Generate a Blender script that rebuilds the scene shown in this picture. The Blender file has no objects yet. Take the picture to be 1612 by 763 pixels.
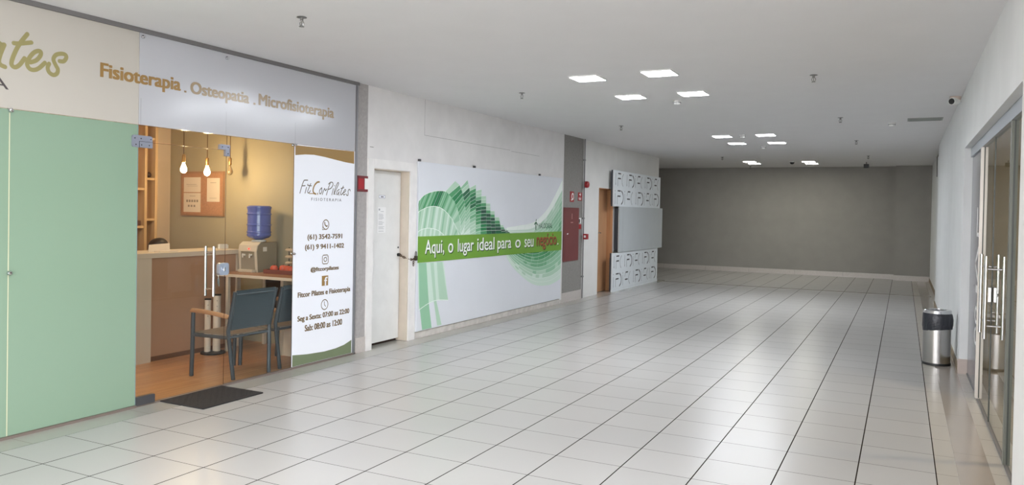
import bpy, bmesh, math, random
from mathutils import Vector, Matrix
random.seed(7)
S = bpy.context.scene
COL = S.collection

# ------------------------------------------------------------------ camera, world, exposure
cam_data = bpy.data.cameras.new('camera')
cam = bpy.data.objects.new('camera', cam_data)
COL.objects.link(cam)
cam_data.sensor_width = 36
cam_data.lens = 27.315
cam_data.shift_y = -0.01933
cam_data.clip_start = 0.05
cam_data.clip_end = 100
RM = ((0.89285, -0.02315, 0.44975), (0.44996, 0.00426, -0.89304), (0.01876, 0.99972, 0.01422))
m4 = Matrix(RM).to_4x4()
m4.translation = (5.4313, 0.0, 1.6155)
cam.matrix_world = m4
S.camera = cam

world = bpy.data.worlds.new('world')
S.world = world
world.use_nodes = True
wb = world.node_tree.nodes['Background']
wb.inputs[0].default_value = (0.96, 0.97, 1.0, 1)
wb.inputs[1].default_value = 3.4
S.view_settings.view_transform = 'Standard'
S.view_settings.look = 'None'
S.view_settings.exposure = 1.48
S.view_settings.gamma = 1.0
S.view_settings.use_curve_mapping = False
S.cycles.max_bounces = 10
S.cycles.diffuse_bounces = 5
S.cycles.transparent_max_bounces = 16
S.cycles.sample_clamp_indirect = 4.0
S.cycles.caustics_reflective = False
S.cycles.caustics_refractive = False
S.cycles.use_denoising = True

LED = 37.0            # radiance of the corridor LED panels
H = 3.011             # ceiling height
YB = 23.1             # back wall

# ------------------------------------------------------------------ helpers
def lin(c):
    return tuple((v / 12.92 if v <= 0.04045 else ((v + 0.055) / 1.055) ** 2.4) for v in (x / 255 for x in c)) + (1.0,)

MATS = {}
def mat(name, rgb, rough=0.5, metal=0.0, noise=0.0, nscale=8.0, bump=0.0, bscale=60.0, spec=0.5, emit=0.0, trans=0.0, coat=0.0):
    if name in MATS: return MATS[name]
    m = bpy.data.materials.new(name); m.use_nodes = True
    nt = m.node_tree; b = nt.nodes['Principled BSDF']
    c = lin(rgb)
    b.inputs['Base Color'].default_value = c
    b.inputs['Roughness'].default_value = rough
    b.inputs['Metallic'].default_value = metal
    b.inputs['Specular IOR Level'].default_value = spec
    b.inputs['Transmission Weight'].default_value = trans
    b.inputs['Coat Weight'].default_value = coat
    b.inputs['Coat Roughness'].default_value = 0.05
    if emit:
        b.inputs['Emission Color'].default_value = c
        b.inputs['Emission Strength'].default_value = emit
    if noise or bump:
        tc = nt.nodes.new('ShaderNodeTexCoord')
    if noise:
        n = nt.nodes.new('ShaderNodeTexNoise'); n.inputs['Scale'].default_value = nscale; n.inputs['Detail'].default_value = 6
        nt.links.new(tc.outputs['Object'], n.inputs['Vector'])
        r = nt.nodes.new('ShaderNodeMapRange')
        r.inputs['From Min'].default_value = 0.3; r.inputs['From Max'].default_value = 0.7
        r.inputs['To Min'].default_value = 1 - noise; r.inputs['To Max'].default_value = 1 + noise * 0.6
        nt.links.new(n.outputs['Fac'], r.inputs['Value'])
        mx = nt.nodes.new('ShaderNodeMix'); mx.data_type = 'RGBA'; mx.blend_type = 'MULTIPLY'
        mx.inputs['Factor'].default_value = 1
        mx.inputs['A'].default_value = c
        nt.links.new(r.outputs['Result'], mx.inputs['B'])
        nt.links.new(mx.outputs['Result'], b.inputs['Base Color'])
    if bump:
        n2 = nt.nodes.new('ShaderNodeTexNoise'); n2.inputs['Scale'].default_value = bscale; n2.inputs['Detail'].default_value = 4
        nt.links.new(tc.outputs['Object'], n2.inputs['Vector'])
        bp = nt.nodes.new('ShaderNodeBump'); bp.inputs['Strength'].default_value = bump; bp.inputs['Distance'].default_value = 0.01
        nt.links.new(n2.outputs['Fac'], bp.inputs['Height'])
        nt.links.new(bp.outputs['Normal'], b.inputs['Normal'])
    MATS[name] = m
    return m

def glass_mat(name, tint, ior=1.5, rough=0.0):
    m = bpy.data.materials.new(name); m.use_nodes = True
    nt = m.node_tree; nt.nodes.clear()
    out = nt.nodes.new('ShaderNodeOutputMaterial')
    tr = nt.nodes.new('ShaderNodeBsdfTransparent'); tr.inputs[0].default_value = lin(tint)
    gl = nt.nodes.new('ShaderNodeBsdfGlossy'); gl.inputs['Roughness'].default_value = rough
    fr = nt.nodes.new('ShaderNodeFresnel'); fr.inputs['IOR'].default_value = ior
    geo = nt.nodes.new('ShaderNodeNewGeometry')
    # same reflectance from both faces of the pane
    inv = nt.nodes.new('ShaderNodeMath'); inv.operation = 'MULTIPLY_ADD'
    inv.inputs[1].default_value = 1.0 / ior - ior; inv.inputs[2].default_value = ior
    nt.links.new(geo.outputs['Backfacing'], inv.inputs[0])
    nt.links.new(inv.outputs[0], fr.inputs['IOR'])
    mx = nt.nodes.new('ShaderNodeMixShader')
    nt.links.new(fr.outputs[0], mx.inputs[0])
    nt.links.new(tr.outputs[0], mx.inputs[1]); nt.links.new(gl.outputs[0], mx.inputs[2])
    nt.links.new(mx.outputs[0], out.inputs[0])
    return m

def wloc(o):
    v = Vector((0, 0, 0))
    while o is not None:
        v += o.location; o = o.parent
    return v

def new(): return bmesh.new()

def tag(o, label=None, cat=None, group=None, kind=None):
    if label: o['label'] = label
    if cat: o['category'] = cat
    if group: o['group'] = group
    if kind: o['kind'] = kind
    return o

def obj(name, bm, mats, parent=None, smooth=False, label=None):
    if not isinstance(mats, (list, tuple)): mats = [mats]
    bmesh.ops.recalc_face_normals(bm, faces=bm.faces[:])
    if parent is None:
        xs = [v.co for v in bm.verts]
        lo = [min(c[i] for c in xs) for i in range(3)]; hi = [max(c[i] for c in xs) for i in range(3)]
        loc = Vector(((lo[0] + hi[0]) / 2, (lo[1] + hi[1]) / 2, lo[2]))
        off = loc
    else:
        loc = Vector((0, 0, 0)); off = wloc(parent)
    bmesh.ops.translate(bm, verts=bm.verts[:], vec=-off)
    me = bpy.data.meshes.new(name)
    bm.to_mesh(me); bm.free()
    if smooth:
        for p in me.polygons: p.use_smooth = True
        me.set_sharp_from_angle(angle=math.radians(40))
    for m in mats: me.materials.append(m)
    o = bpy.data.objects.new(name, me); COL.objects.link(o)
    o.location = loc
    if parent is not None: o.parent = parent
    if label: o['label'] = label
    return o

def thing(name, loc, label, cat, group=None, kind=None):
    o = bpy.data.objects.new(name, None); COL.objects.link(o)
    o.location = loc; o.empty_display_size = 0.1
    return tag(o, label, cat, group, kind)

def copy_thing(root, delta, label, rot=0.0):
    r = root.copy(); COL.objects.link(r); r.location = Vector(root.location) + Vector(delta)
    r.rotation_euler.z += rot
    r['label'] = label
    for ch in list(root.children):
        c = ch.copy(); COL.objects.link(c); c.parent = r
        for g in list(ch.children):
            d = g.copy(); COL.objects.link(d); d.parent = c
    return r

def struct(name, bm, mats, label=None, cat=None, parent=None, smooth=False):
    o = obj(name, bm, mats, parent, smooth)
    o['kind'] = 'structure'
    return tag(o, label, cat)

def box(bm, x0, x1, y0, y1, z0, z1, mi=0, bev=0.0):
    if x0 > x1: x0, x1 = x1, x0
    if y0 > y1: y0, y1 = y1, y0
    if z0 > z1: z0, z1 = z1, z0
    vs = [bm.verts.new((x, y, z)) for x in (x0, x1) for y in (y0, y1) for z in (z0, z1)]
    fs = []
    for q in ((0, 1, 3, 2), (4, 6, 7, 5), (0, 4, 5, 1), (2, 3, 7, 6), (0, 2, 6, 4), (1, 5, 7, 3)):
        f = bm.faces.new([vs[i] for i in q]); f.material_index = mi; fs.append(f)
    if bev:
        es = list({e for f in fs for e in f.edges})
        r = bmesh.ops.bevel(bm, geom=es, offset=bev, segments=2, profile=0.5, affect='EDGES')
        for f in r['faces']: f.material_index = mi
    return vs

def cyl(bm, p0, p1, r0, r1=None, seg=16, mi=0, caps=True):
    if r1 is None: r1 = r0
    p0 = Vector(p0); p1 = Vector(p1); d = (p1 - p0).normalized()
    a = d.orthogonal().normalized(); b = d.cross(a)
    A, B = [], []
    for i in range(seg):
        t = 2 * math.pi * i / seg; u = a * math.cos(t) + b * math.sin(t)
        A.append(bm.verts.new(p0 + u * r0)); B.append(bm.verts.new(p1 + u * r1))
    for i in range(seg):
        j = (i + 1) % seg
        bm.faces.new((A[i], A[j], B[j], B[i])).material_index = mi
    if caps:
        bm.faces.new(A[::-1]).material_index = mi; bm.faces.new(B).material_index = mi

def tube(bm, pts, r, seg=10, mi=0, closed=False, sx=1.0):
    pts = [Vector(p) for p in pts]; n = len(pts); rings = []
    prev = None
    for i, p in enumerate(pts):
        if closed: d = (pts[(i + 1) % n] - pts[i - 1]).normalized()
        else: d = (pts[min(i + 1, n - 1)] - pts[max(i - 1, 0)]).normalized()
        if prev is None: a = d.orthogonal().normalized()
        else:
            a = prev - d * prev.dot(d)
            a = a.normalized() if a.length > 1e-6 else d.orthogonal().normalized()
        prev = a; b = d.cross(a)
        rings.append([bm.verts.new(p + a * math.cos(2 * math.pi * k / seg) * r + b * math.sin(2 * math.pi * k / seg) * r * sx) for k in range(seg)])
    for i in range(n if closed else n - 1):
        A, B = rings[i], rings[(i + 1) % n]
        for k in range(seg):
            l = (k + 1) % seg
            bm.faces.new((A[k], A[l], B[l], B[k])).material_index = mi
    if not closed:
        bm.faces.new(rings[0][::-1]).material_index = mi; bm.faces.new(rings[-1]).material_index = mi

def lathe(bm, prof, c, seg=28, mi=0, axis='z'):
    rings = []
    for r, h in prof:
        ring = []
        for k in range(seg):
            t = 2 * math.pi * k / seg; u, v = r * math.cos(t), r * math.sin(t)
            if axis == 'z': q = (c[0] + u, c[1] + v, c[2] + h)
            elif axis == 'x': q = (c[0] + h, c[1] + u, c[2] + v)
            else: q = (c[0] + u, c[1] + h, c[2] + v)
            ring.append(bm.verts.new(q))
        rings.append(ring)
    for A, B in zip(rings, rings[1:]):
        for k in range(seg):
            l = (k + 1) % seg
            bm.faces.new((A[k], A[l], B[l], B[k])).material_index = mi
    if prof[0][0] > 1e-5: bm.faces.new(rings[0][::-1]).material_index = mi
    if prof[-1][0] > 1e-5: bm.faces.new(rings[-1]).material_index = mi
    bmesh.ops.remove_doubles(bm, verts=[v for r in rings for v in r], dist=1e-6)

def polyx(bm, pts, x0, x1, mi=0):
    """polygon in the (Y, Z) plane, from x0 to x1 thick"""
    A = [bm.verts.new((x0, y, z)) for y, z in pts]; B = [bm.verts.new((x1, y, z)) for y, z in pts]
    n = len(pts)
    bm.faces.new(A).material_index = mi; bm.faces.new(B[::-1]).material_index = mi
    for i in range(n):
        j = (i + 1) % n
        bm.faces.new((A[i], B[i], B[j], A[j])).material_index = mi

def facex(bm, pts, x, mi=0):
    bm.faces.new([bm.verts.new((x, y, z)) for y, z in pts]).material_index = mi

def smooth_pts(pts, k=6):
    out = []
    n = len(pts)
    for i in range(n - 1):
        p0 = pts[max(i - 1, 0)]; p1 = pts[i]; p2 = pts[i + 1]; p3 = pts[min(i + 2, n - 1)]
        for j in range(k):
            t = j / k
            out.append(tuple(0.5 * (2 * b + (c - a) * t + (2 * a - 5 * b + 4 * c - d) * t * t + (3 * b - a - 3 * c + d) * t ** 3) for a, b, c, d in zip(p0, p1, p2, p3)))
    out.append(tuple(pts[-1]))
    return out

def stroke(bm, pts, w, x, mi=0, sm=True, th=0.0008):
    """vinyl ribbon with round ends on the plane X = x"""
    if sm and len(pts) > 2: pts = smooth_pts(pts)
    n = len(pts); L = []; Rr = []
    for i in range(n):
        a = Vector(pts[max(i - 1, 0)]); b = Vector(pts[min(i + 1, n - 1)])
        d = (b - a).normalized(); nn = Vector((-d.y, d.x)) * (w / 2); p = Vector(pts[i])
        L.append(p + nn); Rr.append(p - nn)
    for i in range(n - 1):
        facex(bm, [L[i], L[i + 1], Rr[i + 1], Rr[i]], x, mi)
    for e in (pts[0], pts[-1]):
        facex(bm, [(e[0] + w / 2 * math.cos(k * math.pi / 6), e[1] + w / 2 * math.sin(k * math.pi / 6)) for k in range(12)], x + 0.0001, mi)

def ring(bm, cy, cz, ry, rz, w, x, mi=0, a0=0, a1=360, seg=28):
    pts = []
    n = max(2, int(seg * abs(a1 - a0) / 360))
    for i in range(n + 1):
        t = math.radians(a0 + (a1 - a0) * i / n)
        pts.append((cy + ry * math.cos(t), cz + rz * math.sin(t)))
    stroke(bm, pts, w, x, mi, sm=False)

def text_bm(body, y0, y1, z0, z1, x, bold=0.0, depth=0.0006):
    """letters facing +X, fitted to the box (y0..y1, z0..z1); bold thickens the strokes by that many metres"""
    cu = bpy.data.curves.new('lettering', 'FONT'); cu.body = body
    cu.extrude = 0.01; cu.resolution_u = 4
    o = bpy.data.objects.new('lettering', cu); COL.objects.link(o)
    bpy.context.view_layer.update()
    me = bpy.data.meshes.new_from_object(o.evaluated_get(bpy.context.evaluated_depsgraph_get()))
    bpy.data.objects.remove(o); bpy.data.curves.remove(cu)
    xs = [v.co.x for v in me.vertices]; ys = [v.co.y for v in me.vertices]
    ax, bx, ay, by = min(xs), max(xs), min(ys), max(ys)
    bm = new()
    h = bold / 2
    shifts = [(0, 0)] if not bold else [(0, 0), (-h, -h * .5), (h, h * .5), (-h, h * .5), (h, -h * .5)]
    for k, (sy, sz) in enumerate(shifts):
        n0 = len(bm.verts); bm.from_mesh(me); bm.verts.ensure_lookup_table()
        for v in bm.verts[n0:]:
            u, w, g = v.co
            v.co = (x + (depth + k * 0.00004 if g > 0 else 0), y0 + h + sy + (u - ax) / (bx - ax) * (y1 - y0 - bold), z0 + h + sz + (w - ay) / (by - ay) * (z1 - z0 - bold))
    bpy.data.meshes.remove(me)
    return bm

# ------------------------------------------------------------------ materials
def wall_paint(name, rgb, rough=0.6, noise=0.04): return mat(name, rgb, rough, noise=noise, nscale=2.5, bump=0.05, bscale=180)
WHITE_PAINT = wall_paint('white_wall_paint', (222, 221, 218))
CEIL_PAINT = wall_paint('ceiling_paint', (223, 222, 223), 0.75, 0.015)
GREY_STUCCO = mat('grey_stucco', (140, 137, 133), 0.85, noise=0.10, nscale=26, bump=0.5, bscale=150)
BACK_GREY = mat('back_wall_grey', (150, 147, 142), 0.85, noise=0.05, nscale=3, bump=0.3, bscale=120)
GRANITE = mat('granite_skirting', (194, 187, 182), 0.3, noise=0.08, nscale=40)
GRANITE_DARK = mat('granite_strip', (165, 160, 152), 0.16, noise=0.12, nscale=30)
ALU = mat('aluminium', (150, 150, 153), 0.35, metal=0.8)
GREYBAR = mat('grey_profile', (120, 118, 118), 0.45, metal=0.3)
STEEL = mat('polished_steel', (205, 205, 208), 0.12, metal=1.0)
BRUSHED = mat('brushed_steel', (176, 174, 172), 0.24, metal=1.0, noise=0.05, nscale=14)
BLACK = mat('black_plastic', (22, 22, 24), 0.45)
RUBBER = mat('black_rubber', (36, 33, 33), 0.8, noise=0.15, nscale=60, bump=0.6, bscale=250)
WHITE_PL = mat('white_plastic', (232, 232, 230), 0.35)
RED = mat('red_enamel', (158, 26, 34), 0.35)
HYDRANT_RED = mat('hydrant_red', (116, 58, 58), 0.45, noise=0.05, nscale=6)
CLEAR = glass_mat('clear_glass', (238, 244, 240))
CLEAR_R = glass_mat('clear_glass_side', (232, 238, 232))
GREEN_FILM = mat('green_backed_glass', (134, 158, 137), 0.12, spec=0.5)
CREAM_FILM = mat('cream_film', (186, 181, 172), 0.3, spec=0.5)
FROST = mat('frosted_film', (184, 185, 190), 0.2, spec=0.9)
STICKER = mat('white_sticker', (240, 243, 250), 0.4)
OCHRE = mat('ochre_vinyl', (152, 120, 66), 0.4)
SAGE = mat('sage_vinyl', (116, 128, 98), 0.4)
OLIVE = mat('olive_vinyl', (146, 138, 92), 0.4)
BROWN_TXT = mat('brown_vinyl', (112, 92, 62), 0.45)
DARK_TXT = mat('charcoal_vinyl', (72, 66, 66), 0.45)
PINK_WALL = wall_paint('shop_white_wall', (226, 206, 186))
GREEN_WALL = wall_paint('shop_olive_wall', (176, 166, 142))
DARK_GREEN = mat('dark_green_print', (36, 92, 62), 0.5)

def tile_mat(name, rgb, px, py, ox, oy, grout, gw=0.0045, rough=0.29, gx=True, gy=True, gwx=None):
    m = bpy.data.materials.new(name); m.use_nodes = True
    nt = m.node_tree; b = nt.nodes['Principled BSDF']; N = nt.nodes.new; Lk = nt.links.new
    tc = N('ShaderNodeTexCoord'); geo = N('ShaderNodeNewGeometry'); sep = N('ShaderNodeSeparateXYZ')
    Lk(geo.outputs['Position'], sep.inputs[0])
    def line(sock, pitch, off, w):
        a = N('ShaderNodeMath'); a.operation = 'SUBTRACT'; Lk(sock, a.inputs[0]); a.inputs[1].default_value = off
        d = N('ShaderNodeMath'); d.operation = 'DIVIDE'; Lk(a.outputs[0], d.inputs[0]); d.inputs[1].default_value = pitch
        f = N('ShaderNodeMath'); f.operation = 'FRACT'; Lk(d.outputs[0], f.inputs[0])
        s = N('ShaderNodeMath'); s.operation = 'SUBTRACT'; Lk(f.outputs[0], s.inputs[0]); s.inputs[1].default_value = 0.5
        ab = N('ShaderNodeMath'); ab.operation = 'ABSOLUTE'; Lk(s.outputs[0], ab.inputs[0])
        g = N('ShaderNodeMath'); g.operation = 'GREATER_THAN'; Lk(ab.outputs[0], g.inputs[0]); g.inputs[1].default_value = 0.5 - w / 2 / pitch
        fl = N('ShaderNodeMath'); fl.operation = 'FLOOR'; Lk(d.outputs[0], fl.inputs[0])
        return g.outputs[0], fl.outputs[0]
    lx, ix = line(sep.outputs['X'], px, ox, gwx or gw)
    ly, iy = line(sep.outputs['Y'], py, oy, gw)
    mxm = N('ShaderNodeMath'); mxm.operation = 'MAXIMUM'
    if gx: Lk(lx, mxm.inputs[0])
    else: mxm.inputs[0].default_value = 0
    if gy: Lk(ly, mxm.inputs[1])
    else: mxm.inputs[1].default_value = 0
    cmb = N('ShaderNodeCombineXYZ'); Lk(ix, cmb.inputs[0]); Lk(iy, cmb.inputs[1])
    wn = N('ShaderNodeTexWhiteNoise'); Lk(cmb.outputs[0], wn.inputs['Vector'])
    mr = N('ShaderNodeMapRange'); mr.inputs['To Min'].default_value = 0.965; mr.inputs['To Max'].default_value = 1.02
    Lk(wn.outputs['Value'], mr.inputs['Value'])
    ns = N('ShaderNodeTexNoise'); ns.inputs['Scale'].default_value = 1.3; ns.inputs['Detail'].default_value = 5
    Lk(geo.outputs['Position'], ns.inputs['Vector'])
    mr2 = N('ShaderNodeMapRange'); mr2.inputs['From Min'].default_value = 0.3; mr2.inputs['From Max'].default_value = 0.7
    mr2.inputs['To Min'].default_value = 0.97; mr2.inputs['To Max'].default_value = 1.01
    Lk(ns.outputs['Fac'], mr2.inputs['Value'])
    mu = N('ShaderNodeMath'); mu.operation = 'MULTIPLY'; Lk(mr.outputs[0], mu.inputs[0]); Lk(mr2.outputs[0], mu.inputs[1])
    c1 = N('ShaderNodeMix'); c1.data_type = 'RGBA'; c1.blend_type = 'MULTIPLY'; c1.inputs['Factor'].default_value = 1
    c1.inputs['A'].default_value = lin(rgb); Lk(mu.outputs[0], c1.inputs['B'])
    c2 = N('ShaderNodeMix'); c2.data_type = 'RGBA'; Lk(mxm.outputs[0], c2.inputs['Factor'])
    Lk(c1.outputs['Result'], c2.inputs['A']); c2.inputs['B'].default_value = lin(grout)
    Lk(c2.outputs['Result'], b.inputs['Base Color'])
    rr = N('ShaderNodeMapRange'); rr.inputs['To Min'].default_value = rough; rr.inputs['To Max'].default_value = 0.8
    Lk(mxm.outputs[0], rr.inputs['Value']); Lk(rr.outputs[0], b.inputs['Roughness'])
    sr = N('ShaderNodeMapRange'); sr.inputs['To Min'].default_value = 0.5; sr.inputs['To Max'].default_value = 0.0
    Lk(mxm.outputs[0], sr.inputs['Value']); Lk(sr.outputs[0], b.inputs['Specular IOR Level'])
    return m

TILE = tile_mat('cream_porcelain_tile', (175, 173, 170), 0.45, 0.44016, 0.2543, 5.6236, (46, 39, 35), gw=0.0045, gwx=0.008)
TILE_NARROW = tile_mat('cut_porcelain_tile', (176, 170, 160), 0.14, 0.44016, 5.6543, 5.6236, (96, 80, 68), gw=0.0035, gwx=0.006)
TILE_EDGE = tile_mat('edge_porcelain_tile', (178, 172, 163), 5.0, 0.44016, 3.0, 5.80, (110, 96, 84), gx=False)
STRIP = tile_mat('granite_floor_strip', (160, 150, 140), 9.0, 1.2, 2.0, 5.0, (110, 100, 92), gx=False, rough=0.14)
STRIP_L = tile_mat('grey_floor_strip', (164, 162, 155), 9.0, 0.9, -3.0, 5.0, (120, 112, 104), gx=False, rough=0.16)

def wood_mat(name, rgb, rgb2, axis='Y', plank=0.12, rough=0.35, stretch=12):
    m = bpy.data.materials.new(name); m.use_nodes = True
    nt = m.node_tree; b = nt.nodes['Principled BSDF']; N = nt.nodes.new; Lk = nt.links.new
    tc = N('ShaderNodeTexCoord'); mp = N('ShaderNodeMapping')
    sc = [stretch, stretch, stretch]; sc['XYZ'.index(axis)] = 1.0
    mp.inputs['Scale'].default_value = sc
    Lk(tc.outputs['Object'], mp.inputs['Vector'])
    n = N('ShaderNodeTexNoise'); n.inputs['Scale'].default_value = 1.5; n.inputs['Detail'].default_value = 7; n.inputs['Roughness'].default_value = 0.6
    Lk(mp.outputs[0], n.inputs['Vector'])
    cr = N('ShaderNodeValToRGB'); cr.color_ramp.elements[0].position = 0.35; cr.color_ramp.elements[0].color = lin(rgb)
    cr.color_ramp.elements[1].position = 0.68; cr.color_ramp.elements[1].color = lin(rgb2)
    Lk(n.outputs['Fac'], cr.inputs[0])
    last = cr.outputs[0]
    if plank:
        br = N('ShaderNodeTexBrick'); br.inputs['Scale'].default_value = 1.0
        br.inputs['Brick Width'].default_value = 1.2; br.inputs['Row Height'].default_value = plank; br.inputs['Mortar Size'].default_value = 0.002
        br.inputs['Color1'].default_value = (1, 1, 1, 1); br.inputs['Color2'].default_value = (0.84, 0.84, 0.84, 1); br.inputs['Mortar'].default_value = (0.45, 0.4, 0.36, 1)
        mp2 = N('ShaderNodeMapping')
        if axis == 'Y': mp2.inputs['Rotation'].default_value = (0, 0, math.pi / 2)
        Lk(tc.outputs['Object'], mp2.inputs['Vector']); Lk(mp2.outputs[0], br.inputs['Vector'])
        mx = N('ShaderNodeMix'); mx.data_type = 'RGBA'; mx.blend_type = 'MULTIPLY'; mx.inputs['Factor'].default_value = 1
        Lk(last, mx.inputs['A']); Lk(br.outputs['Color'], mx.inputs['B']); last = mx.outputs['Result']
    Lk(last, b.inputs['Base Color']); b.inputs['Roughness'].default_value = rough
    return m
WOODFLOOR = wood_mat('wood_floor', (182, 128, 86), (206, 154, 108), 'Y', 0.14, 0.3)
PINE = wood_mat('pine_shelf', (206, 172, 134), (224, 194, 156), 'Z', 0, 0.5)
DOORWOOD = wood_mat('brown_door_wood', (176, 132, 96), (190, 146, 108), 'Z', 0, 0.4)
ARMWOOD = wood_mat('armrest_wood', (146, 104, 72), (170, 126, 92), 'X', 0, 0.4)
TABLEWOOD = wood_mat('table_wood', (150, 108, 76), (176, 132, 98), 'X', 0, 0.35)

# ------------------------------------------------------------------ the shell
bm = new()
def floor_quad(x0, x1, y0, y1, mi):
    f = bm.faces.new([bm.verts.new(p) for p in ((x0, y0, 0), (x1, y0, 0), (x1, y1, 0), (x0, y1, 0))]); f.material_index = mi
floor_quad(0.0, 0.2543, -9, 18.8, 1)
floor_quad(0.2543, 5.657, -9, YB, 0)
floor_quad(5.657, 5.777, -9, YB, 2)
floor_quad(5.777, 5.972, -9, YB, 3)
floor_quad(5.972, 6.30, -9, YB, 4)
floor_quad(-6.0, 0.0, 18.8, YB, 0)
floor_quad(-0.30, 0.0, 6.96, 18.8, 1)
floor_quad(-6.0, 0.0, -12, -3.0, 0); floor_quad(6.30, 12.0, -12, 0.85, 0); floor_quad(0.0, 6.30, -12, -9, 0)
floor_quad(0.0, 0.2543, 18.8, YB, 0)
fl = struct('floor', bm, [TILE, STRIP_L, TILE_NARROW, STRIP, TILE_EDGE], 'glossy cream porcelain tile floor of the corridor', 'floor')

bm = new(); box(bm, -0.30, 5.99, 18.40, 18.52, 0.0, 0.0008)
struct('trim_1', bm, mat('threshold_strip', (150, 145, 132), 0.25), 'grey threshold strip across the far corridor floor', 'trim')

bm = new(); box(bm, -6, 10.3, -3.0, YB + 0.3, H, H + 0.1)
struct('ceiling', bm, CEIL_PAINT, 'smooth white painted corridor ceiling', 'ceiling')

bm = new(); box(bm, -6.1, 5.23, YB, YB + 0.2, 0, H)
box(bm, 5.23, 6.3, YB - 0.30, YB + 0.2, 0, H)
struct('wall_back', bm, BACK_GREY, 'dark grey stucco wall closing the corridor', 'wall')
bm = new(); box(bm, -6.0, 5.23, YB - 0.018, YB, 0, 0.13)
for i in range(1, 8): box(bm, 5.23 - i * 1.25, 5.234 - i * 1.25, YB - 0.0185, YB, 0, 0.131, 1)
box(bm, 5.21, 6.07, YB - 0.318, YB - 0.30, 0, 0.13)
struct('baseboard_back', bm, [GRANITE, GREYBAR], 'pale granite skirting below the dark grey back wall', 'baseboard')
bm = new(); box(bm, -6.2, -6.0, 18.8, YB + 0.2, 0, H)
struct('wall_left_alcove', bm, WHITE_PAINT, 'white end wall of the side alcove', 'wall')

# left side beyond the shop
bm = new()
X0 = -0.25
box(bm, X0, 0, 6.93, 7.115, 0, H)
struct('wall_left_pillar', bm, mat('pillar_grey', (168, 164, 162), 0.7, noise=0.12, nscale=30, bump=0.3, bscale=90), 'narrow grey pillar beside the white glass sticker panel', 'wall')
bm = new(); box(bm, -0.01, 0.012, 6.935, 7.11, 0, 0.17)
struct('baseboard_left_pillar', bm, GRANITE, 'granite block at the foot of the narrow grey pillar', 'baseboard')

DY0, DY1, DZ = 7.232, 7.965, 2.083
bm = new()
box(bm, X0, 0, 7.115, DY0, 0, H); box(bm, X0, 0, DY1, 12.80, 0, H); box(bm, X0, 0, DY0, DY1, DZ, H)
struct('wall_left_white', bm, mat('old_white_board', (224, 222, 221), 0.55, noise=0.05, nscale=4, bump=0.05, bscale=90), 'white painted boarding wall around the chained door', 'wall')
bm = new()
SEAM = 0.0006
box(bm, 0, SEAM, 8.28, 10.67, 2.5585, 2.5625); box(bm, 0, SEAM, 10.72, 11.75, 2.544, 2.548); box(bm, 0, SEAM, 8.28, 8.284, 2.56, H)
box(bm, 0, SEAM, 7.16, 7.23, 2.318, 2.326)
struct('trim_2', bm, mat('seam_grey', (150, 148, 146), 0.8), 'thin grey board seams in the white boarding wall', 'trim')
bm = new(); box(bm, 0, 0.012, 8.12, 12.68, 0.0, 0.085, bev=0.003)
box(bm, 0, 0.006, 12.70, 12.8, 0.0, 0.06)
struct('baseboard_left_white', bm, mat('scuffed_white', (205, 200, 194), 0.6, noise=0.18, nscale=9), 'scuffed white skirting strip under the advertising banner', 'baseboard')

bm = new(); box(bm, X0, 0, 12.80, 13.74, 0, H)
struct('wall_left_grey', bm, GREY_STUCCO, 'rough grey stucco wall behind the fire cabinet', 'wall')
bm = new(); box(bm, 0, 0.015, 12.80, 13.73, 0, 0.17)
struct('baseboard_left_grey', bm, GRANITE, 'grey granite skirting under the fire cabinet', 'baseboard')
BD0, BD1, BDZ = 14.60, 15.47, 2.125
bm = new()
box(bm, X0, 0.004, 13.78, BD0, 0, H); box(bm, X0, 0.004, BD1, 18.80, 0, H); box(bm, X0, 0.004, BD0, BD1, BDZ, H)
box(bm, X0, -0.004, 13.74, 13.78, 0, H)
struct('wall_left_far', bm, WHITE_PAINT, 'white plaster wall around the brown door', 'wall')
bm = new(); box(bm, -6.1, X0 - 0.001, 18.6, 18.80, 0, H)
struct('wall_left_return', bm, WHITE_PAINT, 'white wall turning into the side alcove', 'wall')

bm = new(); box(bm, -0.40, -0.30, 7.08, 18.6, 0, H)  # unseen wall, added so no outside light leaks under the doors
struct('light_stop_left', bm, mat('dark_backing', (70, 66, 62), 0.9), 'dark unseen wall added to stop light behind the two wooden doors', 'wall')

# right side
RX = 5.99
bm = new()
box(bm, RX, 6.25, 9.45, 16.6, 0, H); box(bm, 6.07, 6.25, 16.6, YB, 0, H)
box(bm, 5.987, 6.09, 4.951, 9.4501, 2.37, H)
struct('wall_right', bm, wall_paint('right_white_paint', (224, 226, 226)), 'white wall on the right beyond the glass shopfront', 'wall')
bm = new(); box(bm, 5.985, 6.3, 1.0, 4.95, 0, H)
struct('wall_right_near', bm, WHITE_PAINT, 'white wall end beside the right glass shopfront', 'wall')
bm = new(); box(bm, 5.975, 6.065, 9.43, 9.449, 0, 0.152)
struct('baseboard_right_end', bm, mat('pinkish_tile', (188, 174, 166), 0.35, noise=0.06, nscale=20), 'pinkish tile skirting at the white wall end', 'baseboard')
bm = new(); box(bm, RX - 0.012, RX, 9.47, 16.6, 0, 0.09); box(bm, 6.058, 6.07, 16.6, YB - 0.32, 0, 0.09)
struct('baseboard_right', bm, mat('stained_skirting', (140, 126, 104), 0.6, noise=0.2, nscale=8), 'stained brownish skirting along the right white wall', 'baseboard')
bm = new(); box(bm, RX - 0.001, RX, 10.02, 10.035, 2.62, 2.78)
struct('trim_3', bm, WHITE_PL, 'short pale scratch high on the right white wall', 'trim')
bm = new(); tube(bm, [(6.064, 19.3, 2.55), (6.064, 19.45, 3.0)], 0.012, 8); box(bm, 6.05, 6.07, 17.6, 19.3, 2.975, 2.99)
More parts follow.
